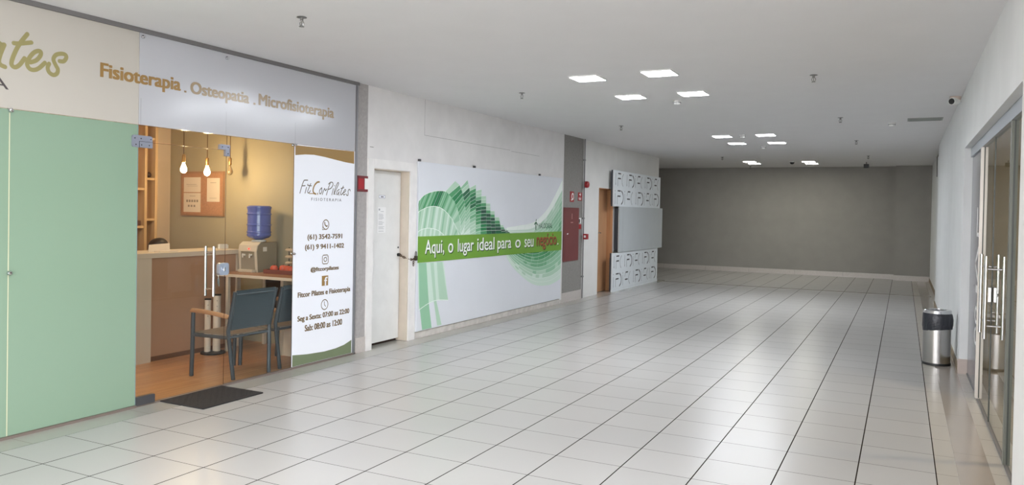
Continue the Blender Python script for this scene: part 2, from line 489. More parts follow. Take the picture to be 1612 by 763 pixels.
struct('trim_4', bm, GREYBAR, 'thin grey conduit high on the far right wall', 'trim')

# metal channels of the left shopfront
bm = new(); box(bm, -0.025, 0.025, 1.0, 6.93, 2.978, H)
struct('trim_5', bm, GREYBAR, 'grey metal channel along the ceiling above the shopfront', 'trim')
bm = new(); box(bm, -0.015, 0.02, 1.0, 4.168, 0, 0.018); box(bm, -0.015, 0.02, 5.075, 6.93, 0, 0.018); box(bm, -0.03, 0.012, 4.168, 5.075, 0, 0.0115)
struct('trim_6', bm, mat('floor_channel', (128, 116, 108), 0.45, metal=0.3), 'grey floor channel holding the shopfront glass', 'trim')
bm = new(); box(bm, -0.03, 0.02, 6.893, 6.915, 0, H); box(bm, -0.02, 0.006, 6.916, 6.93, 0, H, 1)
struct('trim_7', bm, [ALU, mat('crumbling_filler', (196, 194, 192), 0.9, noise=0.6, nscale=60)], 'aluminium post at the end of the shopfront', 'trim')

# ------------------------------------------------------------------ left shop: room
SX = -3.0
bm = new(); f = bm.faces.new([bm.verts.new(p) for p in ((SX, 1.0, 0.001), (0, 1.0, 0.001), (0, 6.95, 0.001), (SX, 6.95, 0.001))])
struct('floor_shop', bm, WOODFLOOR, 'warm wood plank floor inside the left shop', 'floor')
bm = new(); box(bm, SX - 0.15, SX, 0.8, 7.1, 0, H)
struct('wall_shop_back', bm, PINK_WALL, 'cream back wall of the left shop', 'wall')
bm = new(); box(bm, SX, X0 + 0.05, 6.95, 7.08, 0, H); box(bm, X0 + 0.05, -0.035, 6.95, 7.0, 0, H)
struct('wall_shop_side', bm, GREEN_WALL, 'olive green side wall of the left shop', 'wall')
bm = new(); box(bm, SX, 0, 0.85, 1.0, 0, H); box(bm, -0.15, 0, -3.0, 0.85, 0, H)  # second box is an unseen wall added to keep light off the near floor
struct('wall_shop_near', bm, PINK_WALL, 'cream near wall of the left shop with an added light-blocking stretch', 'wall')

# ------------------------------------------------------------------ left shop: glass front
def pane(name, y0, y1, z0, z1, m, label, th=0.010, cat='glass panel'):
    r = thing(name, (0, (y0 + y1) / 2, z0), label, cat, kind='structure')
    b = new(); box(b, -th / 2, th / 2, y0, y1, z0, z1)
    obj('glass_pane', b, m, r)
    return r
def sheet(name, y0, y1, z0, z1, m, label, cat='glass panel', ends=(True, True)):
    """clear glass: one face of thin glass, edges of a real pane around it"""
    r = thing(name, (0, (y0 + y1) / 2, z0), label, cat, kind='structure')
    b = new(); facex(b, [(y0, z0), (y1, z0), (y1, z1), (y0, z1)], 0.0)
    obj('glass_pane', b, m, r)
    b = new()
    e = 0.0022
    if ends[0]: box(b, -0.002, 0.002, y0, y0 + e, z0, z1)
    if ends[1]: box(b, -0.002, 0.002, y1 - e, y1, z0, z1)
    box(b, -0.002, 0.002, y0 + e, y1 - e, z1 - e, z1)
    obj('pane_edge', b, GLASS_EDGE, r)
    return r
GLASS_EDGE = mat('glass_edge', (62, 52, 44), 0.25, spec=0.6)
EDGE_PALE = mat('pale_glass_edge', (196, 200, 170), 0.3)

def bolt(b, y, z, r=0.016, x=0.006):
    lathe(b, [(0.0, 0.030), (r * 0.7, 0.027), (r, 0.018), (r, 0.006), (r * 0.6, 0.0)], (x, y, z), 14, axis='x')
    lathe(b, [(r * 0.6, 0.0), (r, -0.006), (r, -0.018), (0.0, -0.022)], (-x, y, z), 14, axis='x')

w1 = pane('window_1', 1.02, 3.170, 0.02, 2.247, GREEN_FILM, 'green backed shopfront glass cut by the picture edge')
w2 = pane('window_2', 3.180, 4.163, 0.02, 2.247, GREEN_FILM, 'wide green backed shopfront glass beside the glass door')
b = new(); box(b, -0.004, 0.0052, 3.171, 3.179, 0.02, 2.247); obj('pane_edge', b, EDGE_PALE, w2)
b = new(); bolt(b, 3.175, 2.236); bolt(b, 3.175, 1.135); obj('glass_bolt', b, STEEL, w2, True)
b = new(); box(b, -0.005, 0.005, 4.1635, 4.168, 0.02, 2.247); obj('pane_edge', b, mat('blue_glass_edge', (120, 142, 150), 0.2), w2)

# fascia over the glass
w6 = pane('window_3', 1.02, 4.166, 2.25, 2.977, CREAM_FILM, 'cream fascia glass with olive handwriting over the green panels')
w7 = pane('window_4', 4.170, 6.888, 2.25, 2.977, FROST, 'grey frosted fascia glass over the shop door')
LX = 0.0062
b = new()
W = 0.030
def mv(pts, dy=0, dz=0): return [(y + dy, z + dz) for y, z in pts]
stroke(b, [(3.287, 2.776), (3.234, 2.696), (3.201, 2.624), (3.183, 2.565), (3.188, 2.541), (3.209, 2.535), (3.235, 2.554), (3.256, 2.584), (3.27, 2.607)], W, LX)
stroke(b, [(3.197, 2.696), (3.231, 2.7), (3.315, 2.724)], W, LX + 0.0002)
stroke(b, [(3.31, 2.586), (3.351, 2.608), (3.379, 2.645), (3.382, 2.671), (3.363, 2.675), (3.331, 2.655), (3.3, 2.611), (3.288, 2.571), (3.304, 2.542), (3.336, 2.538), (3.371, 2.557), (3.412, 2.601)], W, LX)
stroke(b, [(3.518, 2.632), (3.549, 2.637), (3.568, 2.667), (3.559, 2.686), (3.528, 2.687), (3.491, 2.671), (3.473, 2.637), (3.489, 2.6), (3.506, 2.571), (3.499, 2.54), (3.473, 2.526), (3.443, 2.54), (3.432, 2.571), (3.442, 2.6)], W, LX)
# the letters before them run out of the picture: P i l a
stroke(b, [(3.120, 2.665), (3.085, 2.683), (3.045, 2.655), (3.012, 2.60), (3.012, 2.55), (3.035, 2.535), (3.07, 2.57), (3.128, 2.672)], W, LX)
stroke(b, [(3.134, 2.673), (3.108, 2.6), (3.1, 2.556), (3.112, 2.534), (3.14, 2.525)], W, LX + 0.0002)
stroke(b, [(2.88, 2.57), (2.95, 2.70), (2.985, 2.80), (2.965, 2.82), (2.93, 2.74), (2.905, 2.60), (2.92, 2.535), (2.95, 2.55)], W, LX)
stroke(b, [(2.85, 2.66), (2.82, 2.58), (2.83, 2.535), (2.86, 2.555)], W, LX)
stroke(b, [(2.868, 2.735), (2.870, 2.739)], W, LX)
stroke(b, [(2.70, 2.78), (2.655, 2.65), (2.63, 2.50)], W, LX)
stroke(b, [(2.62, 2.74), (2.68, 2.81), (2.76, 2.80), (2.79, 2.73), (2.74, 2.66), (2.66, 2.645)], W, LX + 0.0002)
obj('handwritten_lettering', b, OLIVE, w6, label='olive handwritten lettering')
obj('lettering', text_bm('FISIOTERAPIA', 2.05, 3.166, 2.375, 2.448, LX, 0.0), DARK_TXT, w6, label='dark thin capital lettering')
# small words along both fascia panes: one line of bold brown lettering
ZT = 2.548
def fascia_word(body, y0, y1, zb, zt, par, m=None):
    obj('lettering', text_bm(body, y0, y1, zb, zt, LX, 0.012), m or FASC, par, label='brown bold lettering')
FASC = mat('fascia_brown', (150, 118, 68), 0.3)
FASC2 = mat('fascia_brown_frosted', (146, 124, 92), 0.22, spec=0.9)
fascia_word('Fisioterapia', 3.833, 4.565, 2.535, 2.684, w7)
fascia_word('.', 4.598, 4.622, 2.562, 2.586, w7, FASC2)
fascia_word('Osteopatia', 4.662, 5.325, 2.532, 2.674, w7, FASC2)
fascia_word('.', 5.378, 5.404, 2.562, 2.588, w7, FASC2)
fascia_word('Microfisioterapia', 5.442, 6.522, 2.534, 2.682, w7, FASC2)
b = new(); bolt(b, 4.19, 2.945, 0.014); bolt(b, 5.043, 2.935, 0.014); obj('glass_bolt', b, STEEL, w7, True)
b = new()
for y in (5.055, 5.94): box(b, 0.0050, 0.0056, y, y + 0.003, 2.25, 2.46)
box(b, 0.0050, 0.0056, 4.185, 4.189, 2.25, 2.46)
obj('pane_edge', b, mat('frost_joint', (150, 150, 154), 0.4), w7)

# clear glass: door, fixed light, piece above the door
w3 = sheet('window_5', 5.076, 5.934, 0.02, 2.247, CLEAR, 'clear fixed shopfront pane beside the glass door', ends=(False, True))
b = new(); bolt(b, 5.932, 2.238, 0.013); bolt(b, 5.935, 1.155, 0.013); obj('glass_bolt', b, STEEL, w3, True)
w4 = sheet('window_6', 4.175, 5.074, 2.124, 2.247, CLEAR, 'clear glass strip above the shop door', ends=(False, True))
w5 = pane('window_7', 5.940, 6.888, 0.02, 2.247, STICKER, 'white sticker covered shopfront glass with contact details')
d1 = sheet('door_1', 4.175, 5.070, 0.015, 2.117, CLEAR, 'clear frameless glass shop door with steel bar handle', 'door', ends=(False, True))

def plate(b, y0, y1, z0, z1, r=0.014, t=0.014, mi=0):
    n = 5; pts = []
    for cy, cz, a in ((y1 - r, z1 - r, 0), (y0 + r, z1 - r, 90), (y0 + r, z0 + r, 180), (y1 - r, z0 + r, 270)):
        for k in range(n + 1):
            t_ = math.radians(a + 90 * k / n); pts.append((cy + r * math.cos(t_), cz + r * math.sin(t_)))
    polyx(b, pts, -t, t, mi)
HINGE = mat('grey_hinge', (148, 152, 166), 0.35, metal=0.5)
b = new(); plate(b, 4.105, 4.292, 2.070, 2.165, 0.02)
plate(b, 4.172, 4.2925, 2.0695, 2.117, 0.004, 0.0152, 0)
box(b, 0.0141, 0.0156, 4.168, 4.2925, 2.116, 2.119, 1); box(b, 0.0141, 0.0156, 4.168, 4.171, 2.07, 2.119, 1)
for y, z in ((4.13, 2.14), (4.185, 2.14), (4.275, 2.14), (4.19, 2.09), (4.26, 2.09), (4.14, 2.09)):
    cyl(b, (0.013, y, z), (0.0165, y, z), 0.005, seg=8, mi=1)
obj('hinge', b, [HINGE, BLACK], d1)
b = new(); plate(b, 4.168, 4.340, 0.012, 0.080, 0.008, 0.018)
obj('pivot_hinge', b, mat('dark_pivot', (96, 96, 100), 0.35, metal=0.6), d1)
b = new(); plate(b, 4.985, 5.098, 2.120, 2.165, 0.006, 0.014); plate(b, 5.050, 5.098, 2.062, 2.122, 0.006, 0.0135)
for y, z in ((5.01, 2.143), (5.075, 2.143), (5.075, 2.085)): cyl(b, (0.0132, y, z), (0.0162, y, z), 0.005, seg=8, mi=1)
obj('corner_patch', b, [HINGE, BLACK], w4)
b = new(); plate(b, 4.992, 5.098, 1.000, 1.108, 0.022, 0.020, 2)
cyl(b, (0.019, 5.035, 1.05), (0.034, 5.035, 1.05), 0.014, seg=14, mi=1); box(b, 0.03, 0.037, 5.028, 5.042, 1.035, 1.072, 1)
lk = obj('lock', b, [HINGE, STEEL, mat('lock_steel', (176, 188, 206), 0.3, metal=0.5)], d1)
b = new(); tube(b, [(-0.024, 5.02, 1.04), (-0.026, 5.02, 0.99), (-0.026, 5.025, 0.955)], 0.004, 6)
box(b, -0.03, -0.024, 5.008, 5.022, 0.92, 0.97); box(b, -0.034, -0.031, 5.026, 5.038, 0.90, 0.955)
obj('key', b, STEEL, lk)
for sx in (0.05, -0.05):
    b = new(); cyl(b, (sx, 4.897, 0.825), (sx, 4.897, 1.262), 0.0125, seg=16)
    for z in (0.885, 1.205): cyl(b, (0, 4.897, z), (sx, 4.897, z), 0.008, seg=10)
    obj('handle', b, STEEL, d1, True)

# the white sticker panel
SXP = 0.0056
b = new(); facex(b, [(5.945, 2.237), (6.872, 2.245), (6.875, 2.11), (6.728, 2.117), (6.553, 2.134), (6.385, 2.151), (6.222, 2.161), (6.088, 2.155), (5.947, 2.138)], SXP)
obj('ochre_wave', b, OCHRE, w5)
b = new(); facex(b, [(5.945, 0.138), (6.164, 0.116), (6.421, 0.104), (6.61, 0.110), (6.749, 0.128), (6.875, 0.165), (6.875, 0.022), (5.945, 0.022)], SXP)
obj('sage_wave', b, SAGE, w5)
b = new()
LG = {'F': [(6.019, 1.761), (6.035, 1.804), (6.052, 1.846), (6.076, 1.889), (6.094, 1.895), (6.131, 1.896)], 'Fb': [(6.049, 1.836), (6.095, 1.839)], 'i': [(6.094, 1.764), (6.105, 1.794), (6.117, 1.824)], 'idot': [(6.132, 1.852), (6.136, 1.855)], 't': [(6.178, 1.864), (6.151, 1.816), (6.133, 1.782), (6.14, 1.767), (6.162, 1.776), (6.172, 1.792)], 'tb': [(6.132, 1.843), (6.188, 1.841)], 'o': [(6.348, 1.828), (6.316, 1.801), (6.314, 1.77), (6.33, 1.764), (6.349, 1.789), (6.348, 1.819)], 'r': [(6.356, 1.758), (6.381, 1.807), (6.394, 1.821), (6.404, 1.799), (6.427, 1.817)], 'P': [(6.422, 1.754), (6.447, 1.818), (6.479, 1.881)], 'Pb': [(6.452, 1.869), (6.485, 1.89), (6.519, 1.887), (6.523, 1.861), (6.493, 1.828), (6.454, 1.814)], 'i2': [(6.508, 1.758), (6.521, 1.794), (6.53, 1.825)], 'i2d': [(6.55, 1.855), (6.553, 1.858)], 'l': [(6.539, 1.764), (6.562, 1.795), (6.614, 1.873), (6.611, 1.891), (6.594, 1.881), (6.561, 1.826), (6.545, 1.782), (6.562, 1.764)], 'a': [(6.63, 1.82), (6.596, 1.801), (6.586, 1.769), (6.603, 1.765), (6.627, 1.797), (6.62, 1.775), (6.628, 1.757)], 't2': [(6.695, 1.858), (6.665, 1.808), (6.651, 1.771), (6.666, 1.763), (6.686, 1.781)], 't2b': [(6.657, 1.83), (6.706, 1.841)], 'e': [(6.703, 1.786), (6.735, 1.805), (6.731, 1.823), (6.707, 1.804), (6.693, 1.777), (6.708, 1.762), (6.732, 1.774)], 's': [(6.813, 1.808), (6.809, 1.824), (6.788, 1.821), (6.777, 1.802), (6.781, 1.78), (6.775, 1.759), (6.753, 1.761), (6.757, 1.774)]}
for k, p in LG.items(): stroke(b, p, 0.0095, SXP)
obj('handwritten_lettering', b, mat('taupe_vinyl', (96, 88, 74), 0.45), w5)
b = new()
stroke(b, [(6.307, 1.886), (6.276, 1.881), (6.241, 1.855), (6.219, 1.820), (6.214, 1.788), (6.229, 1.768), (6.255, 1.759)], 0.017, SXP + .0002)
stroke(b, [(6.156, 1.761), (6.21, 1.762), (6.26, 1.757)], 0.008, SXP + .0003); stroke(b, [(6.283, 1.767), (6.284, 1.758)], 0.013, SXP + .0002)
obj('emblem', b, OCHRE, w5)
obj('lettering', text_bm('F I S I O T E R A P I A', 6.190, 6.665, 1.690, 1.720, SXP, 0.0), DARK_TXT, w5)
def line(body, y0, y1, z0, z1, bold=0.006): obj('lettering', text_bm(body, y0, y1, z0, z1, SXP, bold), BROWN_TXT, w5)
line('(61) 3542-7591', 6.140, 6.690, 1.275, 1.345)
line('(61) 9 9411-1402', 6.105, 6.722, 1.172, 1.242)
line('@fitcorpilates', 6.195, 6.640, 0.945, 1.005)
line('Fitcor Pilates e Fisioterapia', 6.010, 6.842, 0.690, 0.762)
line('Seg a Sexta: 07:00 as 22:00', 6.010, 6.830, 0.448, 0.522)
line('Sab: 08:00 as 12:00', 6.120, 6.710, 0.352, 0.420)
b = new()
IC = 6.420
ring(b, IC, 1.442, 0.048, 0.050, 0.010, SXP); stroke(b, [(IC - 0.047, 1.425), (IC - 0.052, 1.388), (IC - 0.015, 1.394)], 0.009, SXP, sm=False)
stroke(b, [(IC - 0.018, 1.465), (IC - 0.012, 1.44), (IC + 0.012, 1.424), (IC + 0.022, 1.43)], 0.014, SXP)
obj('telephone_icon', b, BROWN_TXT, w5)
b = new()
q = 0.046; c = 0.014; cz = 1.076
stroke(b, [(IC - q + c, cz - q), (IC + q - c, cz - q), (IC + q, cz - q + c), (IC + q, cz + q - c), (IC + q - c, cz + q), (IC - q + c, cz + q), (IC - q, cz + q - c), (IC - q, cz - q + c), (IC - q + c, cz - q)], 0.009, SXP, sm=False)
ring(b, IC, cz, 0.022, 0.022, 0.009, SXP); stroke(b, [(IC + 0.027, cz + 0.028), (IC + 0.029, cz + 0.028)], 0.009, SXP)
obj('camera_icon', b, BROWN_TXT, w5)
b = new(); facex(b, [(IC - 0.05, 0.80), (IC + 0.05, 0.80), (IC + 0.05, 0.905), (IC - 0.05, 0.905)], SXP)
fi = obj('square_icon', b, OCHRE, w5)
obj('lettering', text_bm('f', IC - 0.012, IC + 0.038, 0.80, 0.893, SXP + .0003, 0.008), STICKER, fi)
b = new(); ring(b, IC, 0.600, 0.052, 0.052, 0.009, SXP); stroke(b, [(IC - 0.006, 0.632), (IC - 0.004, 0.60), (IC + 0.016, 0.580)], 0.008, SXP, sm=False)
obj('clock_icon', b, BROWN_TXT, w5)

# ------------------------------------------------------------------ red sign on the grey pillar
t = thing('emergency_sign', (0.0, 7.035, 1.81), 'small red framed sign on the narrow grey pillar', 'sign')
b = new(); box(b, 0.0, 0.012, 6.935, 7.14, 1.808, 1.985, bev=0.003); obj('sign_plate', b, mat('maroon_plate', (110, 34, 40), 0.4), t)
b = new(); box(b, 0.012, 0.0135, 7.06, 7.128, 1.836, 1.958); obj('white_panel', b, WHITE_PL, t)
b = new(); box(b, 0.012, 0.013, 6.95, 7.045, 1.835, 1.955); obj('red_panel', b, RED, t)

# ------------------------------------------------------------------ the chained door
d2 = thing('door_2', (0, 7.6, 0), 'scuffed white door held shut by a chain', 'door', kind='structure')
DOORW = mat('scuffed_door_white', (226, 226, 224), 0.45, noise=0.05, nscale=5)
JAMB = mat('beige_jamb', (206, 194, 178), 0.6, noise=0.05, nscale=8)
b = new(); box(b, -0.155, -0.115, DY0 + 0.004, DY1 - 0.022, 0.035, DZ - 0.012, bev=0.002); leaf = obj('door_leaf', b, DOORW, d2)
b = new(); box(b, -0.16, -0.001, DY1 - 0.016, DY1 - 0.001, 0.002, DZ - 0.001); box(b, -0.16, -0.001, DY0 + 0.001, DY1 - 0.016, DZ - 0.010, DZ - 0.001)
obj('jamb', b, JAMB, d2)
b = new(); box(b, -0.16, -0.157, DY0 + 0.001, DY1 - 0.0165, 0.002, DZ - 0.0105); obj('dark_backing', b, mat('door_gap_shade', (58, 42, 36), 0.8), d2)  # dark sheet standing in for the shade in the gap around the leaf
b = new()
box(b, 0, 0.016, 7.12, DY0 - 0.001, 0, 2.19, bev=0.002); box(b, 0, 0.016, DY1 + 0.001, 8.108, 0, 2.19, bev=0.002); box(b, 0, 0.016, DY0 - 0.001, DY1 + 0.001, DZ + 0.001, 2.19, bev=0.002)
obj('door_frame', b, mat('frame_white', (230, 228, 226), 0.5, noise=0.06, nscale=7), d2)
b = new(); box(b, -0.1145, -0.1125, 7.50, 7.62, 1.745, 1.782); pl = obj('name_plate', b, STICKER, d2)
b = new(); 
for a in (7.50, 7.617): box(b, -0.1125, -0.1115, a, a + 0.003, 1.745, 1.782)
for a in (1.745, 1.779): box(b, -0.1125, -0.1115, 7.50, 7.62, a, a + 0.003)
box(b, -0.1125, -0.1118, 7.535, 7.59, 1.757, 1.768)
obj('plate_border', b, DARK_TXT, pl)
b = new(); box(b, -0.1148, -0.1135, 7.478, 7.640, 1.335, 1.64); nt_ = obj('notice_sheet', b, mat('paper', (236, 236, 236), 0.7), d2, label='white paper notice')
b = new(); random.seed(3)
for i in range(15):
    z = 1.555 - i * 0.0125
    if i in (6, 11): continue
    box(b, -0.1136, -0.1130, 7.50, 7.50 + random.uniform(0.07, 0.115), z, z + 0.004)
box(b, -0.1136, -0.113, 7.50, 7.525, 1.60, 1.622); box(b, -0.1136, -0.113, 7.54, 7.60, 1.585, 1.590); box(b, -0.1136, -0.113, 7.50, 7.60, 1.352, 1.357)
obj('printed_lines', b, mat('faded_print', (168, 168, 172), 0.7), nt_)
b = new(); cyl(b, (-0.116, 7.905, 1.06), (-0.085, 7.905, 1.06), 0.02, seg=12); cyl(b, (-0.116, 7.905, 1.15), (-0.109, 7.905, 1.15), 0.011, seg=10)
obj('bolt_stub', b, BLACK, d2)

ch = thing('chain', (-0.02, 8.0, 1.0), 'rusty chain with padlock holding the white door shut', 'chain')
RUST = mat('rusty_iron', (92, 70, 52), 0.55, metal=0.6, noise=0.3, nscale=40)
import_pts = smooth_pts([(-0.085, 7.905, 1.058), (-0.04, 7.945, 1.025), (0.012, 7.985, 1.005), (0.028, 8.03, 1.004), (0.032, 8.07, 1.010), (0.034, 8.096, 1.02)], 8)
P3 = [Vector(p) for p in import_pts]
acc = [0]
for a, c_ in zip(P3, P3[1:]): acc.append(acc[-1] + (c_ - a).length)
def along(s):
    for i in range(len(acc) - 1):
        if acc[i + 1] >= s:
            u = (s - acc[i]) / (acc[i + 1] - acc[i]); return P3[i].lerp(P3[i + 1], u), (P3[i + 1] - P3[i]).normalized()
    return P3[-1], (P3[-1] - P3[-2]).normalized()
NL = 11
for i in range(NL):
    p, d = along(acc[-1] * (i + 0.5) / NL)
    e = d.cross(Vector((0, 0, 1))).normalized(); g = d.cross(e)
    w_ = (e if i % 2 else g)
    hl, hw = acc[-1] / NL * 0.74, 0.011
    pts = []
    for k in range(14):
        a = 2 * math.pi * k / 14
        pts.append(p + d * (hl * math.cos(a)) + w_ * (hw * math.sin(a)))
    b = new(); tube(b, pts, 0.0046, 6, closed=True); obj('chain_link', b, RUST, ch, True)
b = new(); box(b, 0.018, 0.042, 8.064, 8.109, 0.985, 1.045, bev=0.006); tube(b, [(0.03, 8.074, 1.04), (0.03, 8.074, 1.085), (0.03, 8.087, 1.10), (0.03, 8.099, 1.085), (0.03, 8.099, 1.04)], 0.0045, 8)
obj('padlock', b, mat('dark_padlock', (70, 64, 54), 0.4, metal=0.7), ch, True)
b = new()
for k, z in enumerate((0.965, 0.935)):
    tube(b, [(0.024, 8.045 + 0.013 * math.cos(t_ * math.pi / 6), z + 0.018 * math.sin(t_ * math.pi / 6)) for t_ in range(12)], 0.0035, 6, closed=True)
obj('loose_link', b, RUST, ch, True)

# ------------------------------------------------------------------ advertising banner
BX = 0.030
bn = thing('advertising_banner', (0, 10.4, 0.09), 'large green and white advertising banner on the boarded wall', 'banner')
b = new(); box(b, 0.004, BX, 8.120, 12.68, 0.092, 2.220, bev=0.002)
obj('banner_board', b, mat('banner_white', (222, 225, 231), 0.4, noise=0.02, nscale=1.5), bn)
b = new()
for y in (8.13, 9.52, 11.72):
    b = new(); box(b, 0.004, 0.034, y, y + 0.035, 2.2205, 2.25, bev=0.003); obj('hanging_clip', b, mat('dark_clip', (66, 66, 70), 0.5), bn)

PAL = [(238, 246, 240), (208, 228, 214), (180, 212, 188), (148, 196, 162), (112, 174, 130), (76, 154, 102), (30, 128, 76), (8, 98, 60), (10, 72, 54)]
PM = [mat('print_green_%d' % i, c_, 0.45) for i, c_ in enumerate(PAL)]
art = new()
def lerp2(a, c_, t): return (a[0] + (c_[0] - a[0]) * t, a[1] + (c_[1] - a[1]) * t)
def samp(pl, t):
    L = [0]
    for a, c_ in zip(pl, pl[1:]): L.append(L[-1] + math.hypot(c_[0] - a[0], c_[1] - a[1]))
    s = min(max(t, 0), 1) * L[-1]
    for i in range(len(L) - 1):
        if L[i + 1] >= s: return lerp2(pl[i], pl[i + 1], (s - L[i]) / max(1e-9, L[i + 1] - L[i]))
    return pl[-1]
def clampy(p): return (max(8.125, min(12.675, p[0])), max(0.097, min(2.215, p[1])))
def fx(pts, x, mi): facex(art, [clampy(p) for p in pts], x, mi)
arc1 = smooth_pts([(8.095, 1.70), (8.245, 1.8), (8.426, 1.849), (8.587, 1.868), (8.726, 1.868), (8.839, 1.847), (8.987, 1.753), (9.09, 1.633), (9.15, 1.47), (9.18, 1.28)])
arc2 = smooth_pts([(8.099, 1.58), (8.199, 1.616), (8.301, 1.645), (8.432, 1.664), (8.567, 1.66), (8.705, 1.628), (8.878, 1.54), (8.998, 1.435), (9.136, 1.28)])
arc3 = smooth_pts([(8.107, 1.335), (8.232, 1.375), (8.414, 1.383), (8.604, 1.349), (8.745, 1.285)])
bot = [(8.1, 1.275), (8.75, 1.275)]
random.seed(11)
AX = BX + 0.0006
# pale lobe and faint halo, then the striped swirl on top of it
def aty(pl_, y):
    if y <= pl_[0][0]: return (y, pl_[0][1])
    for p, q_ in zip(pl_, pl_[1:]):
        if p[0] <= y <= q_[0]: return lerp2(p, q_, (y - p[0]) / max(1e-9, q_[0] - p[0]))
    return pl_[-1]
def stripes(top, bottom, ya, yb, n, lag, cols, x):
    for i in range(n):
        y0 = ya + (yb - ya) * i / n; y1 = ya + (yb - ya) * (i + 1) / n
        t0, t1 = aty(top, y0), aty(top, y1); b0, b1 = bottom(y0 - lag), bottom(y1 - lag)
        if t1[0] < 8.126: continue
        fx([t0, t1, b1, b0], x, cols[i % len(cols)])
flat_ = lambda y: (y, 1.275)
in2 = lambda y: aty(arc2, y) if y <= arc2[-1][0] else arc2[-1]
in3 = lambda y: aty(arc3, y) if y <= arc3[-1][0] else (y, 1.275)
stripes(arc2, in3, 8.06, 9.15, 34, 0.07, [2, 1, 2, 3, 2, 2, 1, 2, 3, 2, 1, 2, 2, 3, 2, 1, 1, 2], AX)
stripes(arc3, flat_, 8.06, 8.75, 16, 0.02, [1, 2, 2, 1, 2], AX + 0.00015)
stripes(arc1, in2, 8.06, 9.30, 40, 0.15, [3, 4, 5, 3, 4, 4, 5, 3, 4, 5, 5, 4, 3, 4, 5, 4, 6, 6, 7, 6, 7, 5, 3, 4, 5, 4, 3, 3, 4, 3, 3, 4, 3, 2, 3, 2, 2, 3, 2, 2], AX + 0.0003)
for pl_ in (arc1, arc2, arc3): stroke(art, [clampy(p) for p in pl_], 0.007, AX + 0.0006, 0, sm=False)
for i in range(3, 40, 3):
    y = 8.06 + 1.24 * i / 40
    if y > 8.3: stroke(art, [clampy(aty(arc1, y)), clampy(in2(y - 0.15))], 0.004, AX + 0.0005, 1, sm=False)
Rr = [
 [(8.759, 1.869), (8.869, 1.817), (8.988, 1.738), (9.08, 1.633), (9.15, 1.50), (9.18, 1.285)],
 [(8.993, 2.01), (9.113, 1.962), (9.186, 1.883), (9.241, 1.774), (9.292, 1.635), (9.297, 1.511), (9.256, 1.285)],
 [(9.324, 2.04), (9.374, 1.956), (9.402, 1.871), (9.413, 1.746), (9.417, 1.621), (9.415, 1.511), (9.429, 1.285)],
 [(9.563, 1.987), (9.569, 1.829), (9.575, 1.67), (9.581, 1.511), (9.589, 1.285)],
 [(9.729, 1.925), (9.727, 1.285)], [(9.867, 1.836), (9.905, 1.285)], [(9.994, 1.728), (10.053, 1.285)],
 [(10.131, 1.619), (10.187, 1.285)], [(10.281, 1.528), (10.382, 1.285)], [(10.414, 1.41), (10.531, 1.285)], [(10.52, 1.345), (10.66, 1.285)]]
for k in range(1, len(Rr)):
    A, B = Rr[k - 1], Rr[k]
    n = [0, 15, 15, 14, 13, 11, 9, 7, 5, 4, 3][k]
    slant = [0, 0.13, 0.09, 0.045, 0.02, 0.006, 0, 0, 0, 0, 0][k]
    h0 = B[0][1]; hb = 1.285
    for i in range(n):
        zr0 = h0 - (h0 - hb) * i / n; zr1 = h0 - (h0 - hb) * (i + 1) / n
        def at(pl_, z):
            z = min(z, pl_[0][1])
            for a, c_ in zip(pl_, pl_[1:]):
                if a[1] >= z >= c_[1]: return lerp2(a, c_, (a[1] - z) / max(1e-9, a[1] - c_[1]))
            return pl_[-1]
        q = [at(A, max(hb, zr0 - slant)), at(B, zr0), at(B, zr1), at(A, max(hb, zr1 - slant))]
        if i == 0 and k > 1: q[0] = at(A, min(A[0][1], zr0 - slant * 1.25))
        u = i / n
        tab = {1: ((.06, 2), (.25, 6), (.36, 5), (.5, 4), (.65, 3), (.8, 2), (2, 1)), 2: ((.08, 3), (.26, 7), (.38, 6), (.5, 4), (.65, 3), (.85, 2), (2, 1)),
               3: ((.07, 2), (.2, 6), (.4, 7), (.5, 5), (.62, 4), (.76, 3), (2, 2)), 4: ((.09, 2), (.2, 4), (.4, 7), (.6, 6), (.75, 5), (.9, 4), (2, 3)),
               5: ((.1, 2), (.22, 5), (.7, 7), (.9, 6), (2, 5))}.get(k, ((.12, 2), (.26, 5), (2, 7)))
        c_ = [cc for lim, cc in tab if u < lim][0]
        if k >= 5 and c_ == 7 and (i + k) % 2: c_ = 8
        if k <= 4 and i % 3 == 1 and c_ > 2: c_ -= 1
        fx(q, AX + 0.0008 + 0.0003 * k, c_)
        stroke(art, [clampy(q[0]), clampy(q[1])], 0.004, AX + 0.0010 + 0.0003 * k, 0, sm=False)
    stroke(art, [clampy(p) for p in B], 0.004, AX + 0.0010 + 0.0003 * k, 2, sm=False)
# the sweep on the other side: rings of pale cells, dark under the band
r0 = smooth_pts([(10.55, 1.37), (10.95, 1.395), (11.5, 1.445), (12.0, 1.64), (12.35, 1.90), (12.675, 2.19)])
r1 = smooth_pts([(10.42, 1.05), (10.80, 0.74), (11.50, 0.44), (12.1, 0.37), (12.45, 0.40), (12.675, 0.45)])
NR, NC = 20, 18
for i in range(NR):
    for j in range(NC):
        def pt(a, c_): return lerp2(samp(r0, c_ / NC), samp(r1, c_ / NC), a / NR)
        v = (i + 0.5) / NR; h = (j + 0.5) / NC
        zc = pt(i + .5, j + .5)[1]
        if zc > 1.12: c_ = 0.6 + 3.0 * h * (0.25 + v * 1.9)
        else: c_ = 7.0 - (v - 0.42) * 11.5
        c_ += random.uniform(-0.35, 0.35)
        if h < 0.12 and zc < 1.1: c_ = min(c_, 3)
        c_ = int(max(0, min(7, round(c_))))
        c_ = 0 if v < 0.08 else max(c_, 1)
        fx([pt(i, j), pt(i, j + 1), pt(i + 1, j + 1), pt(i + 1, j)], AX, c_)
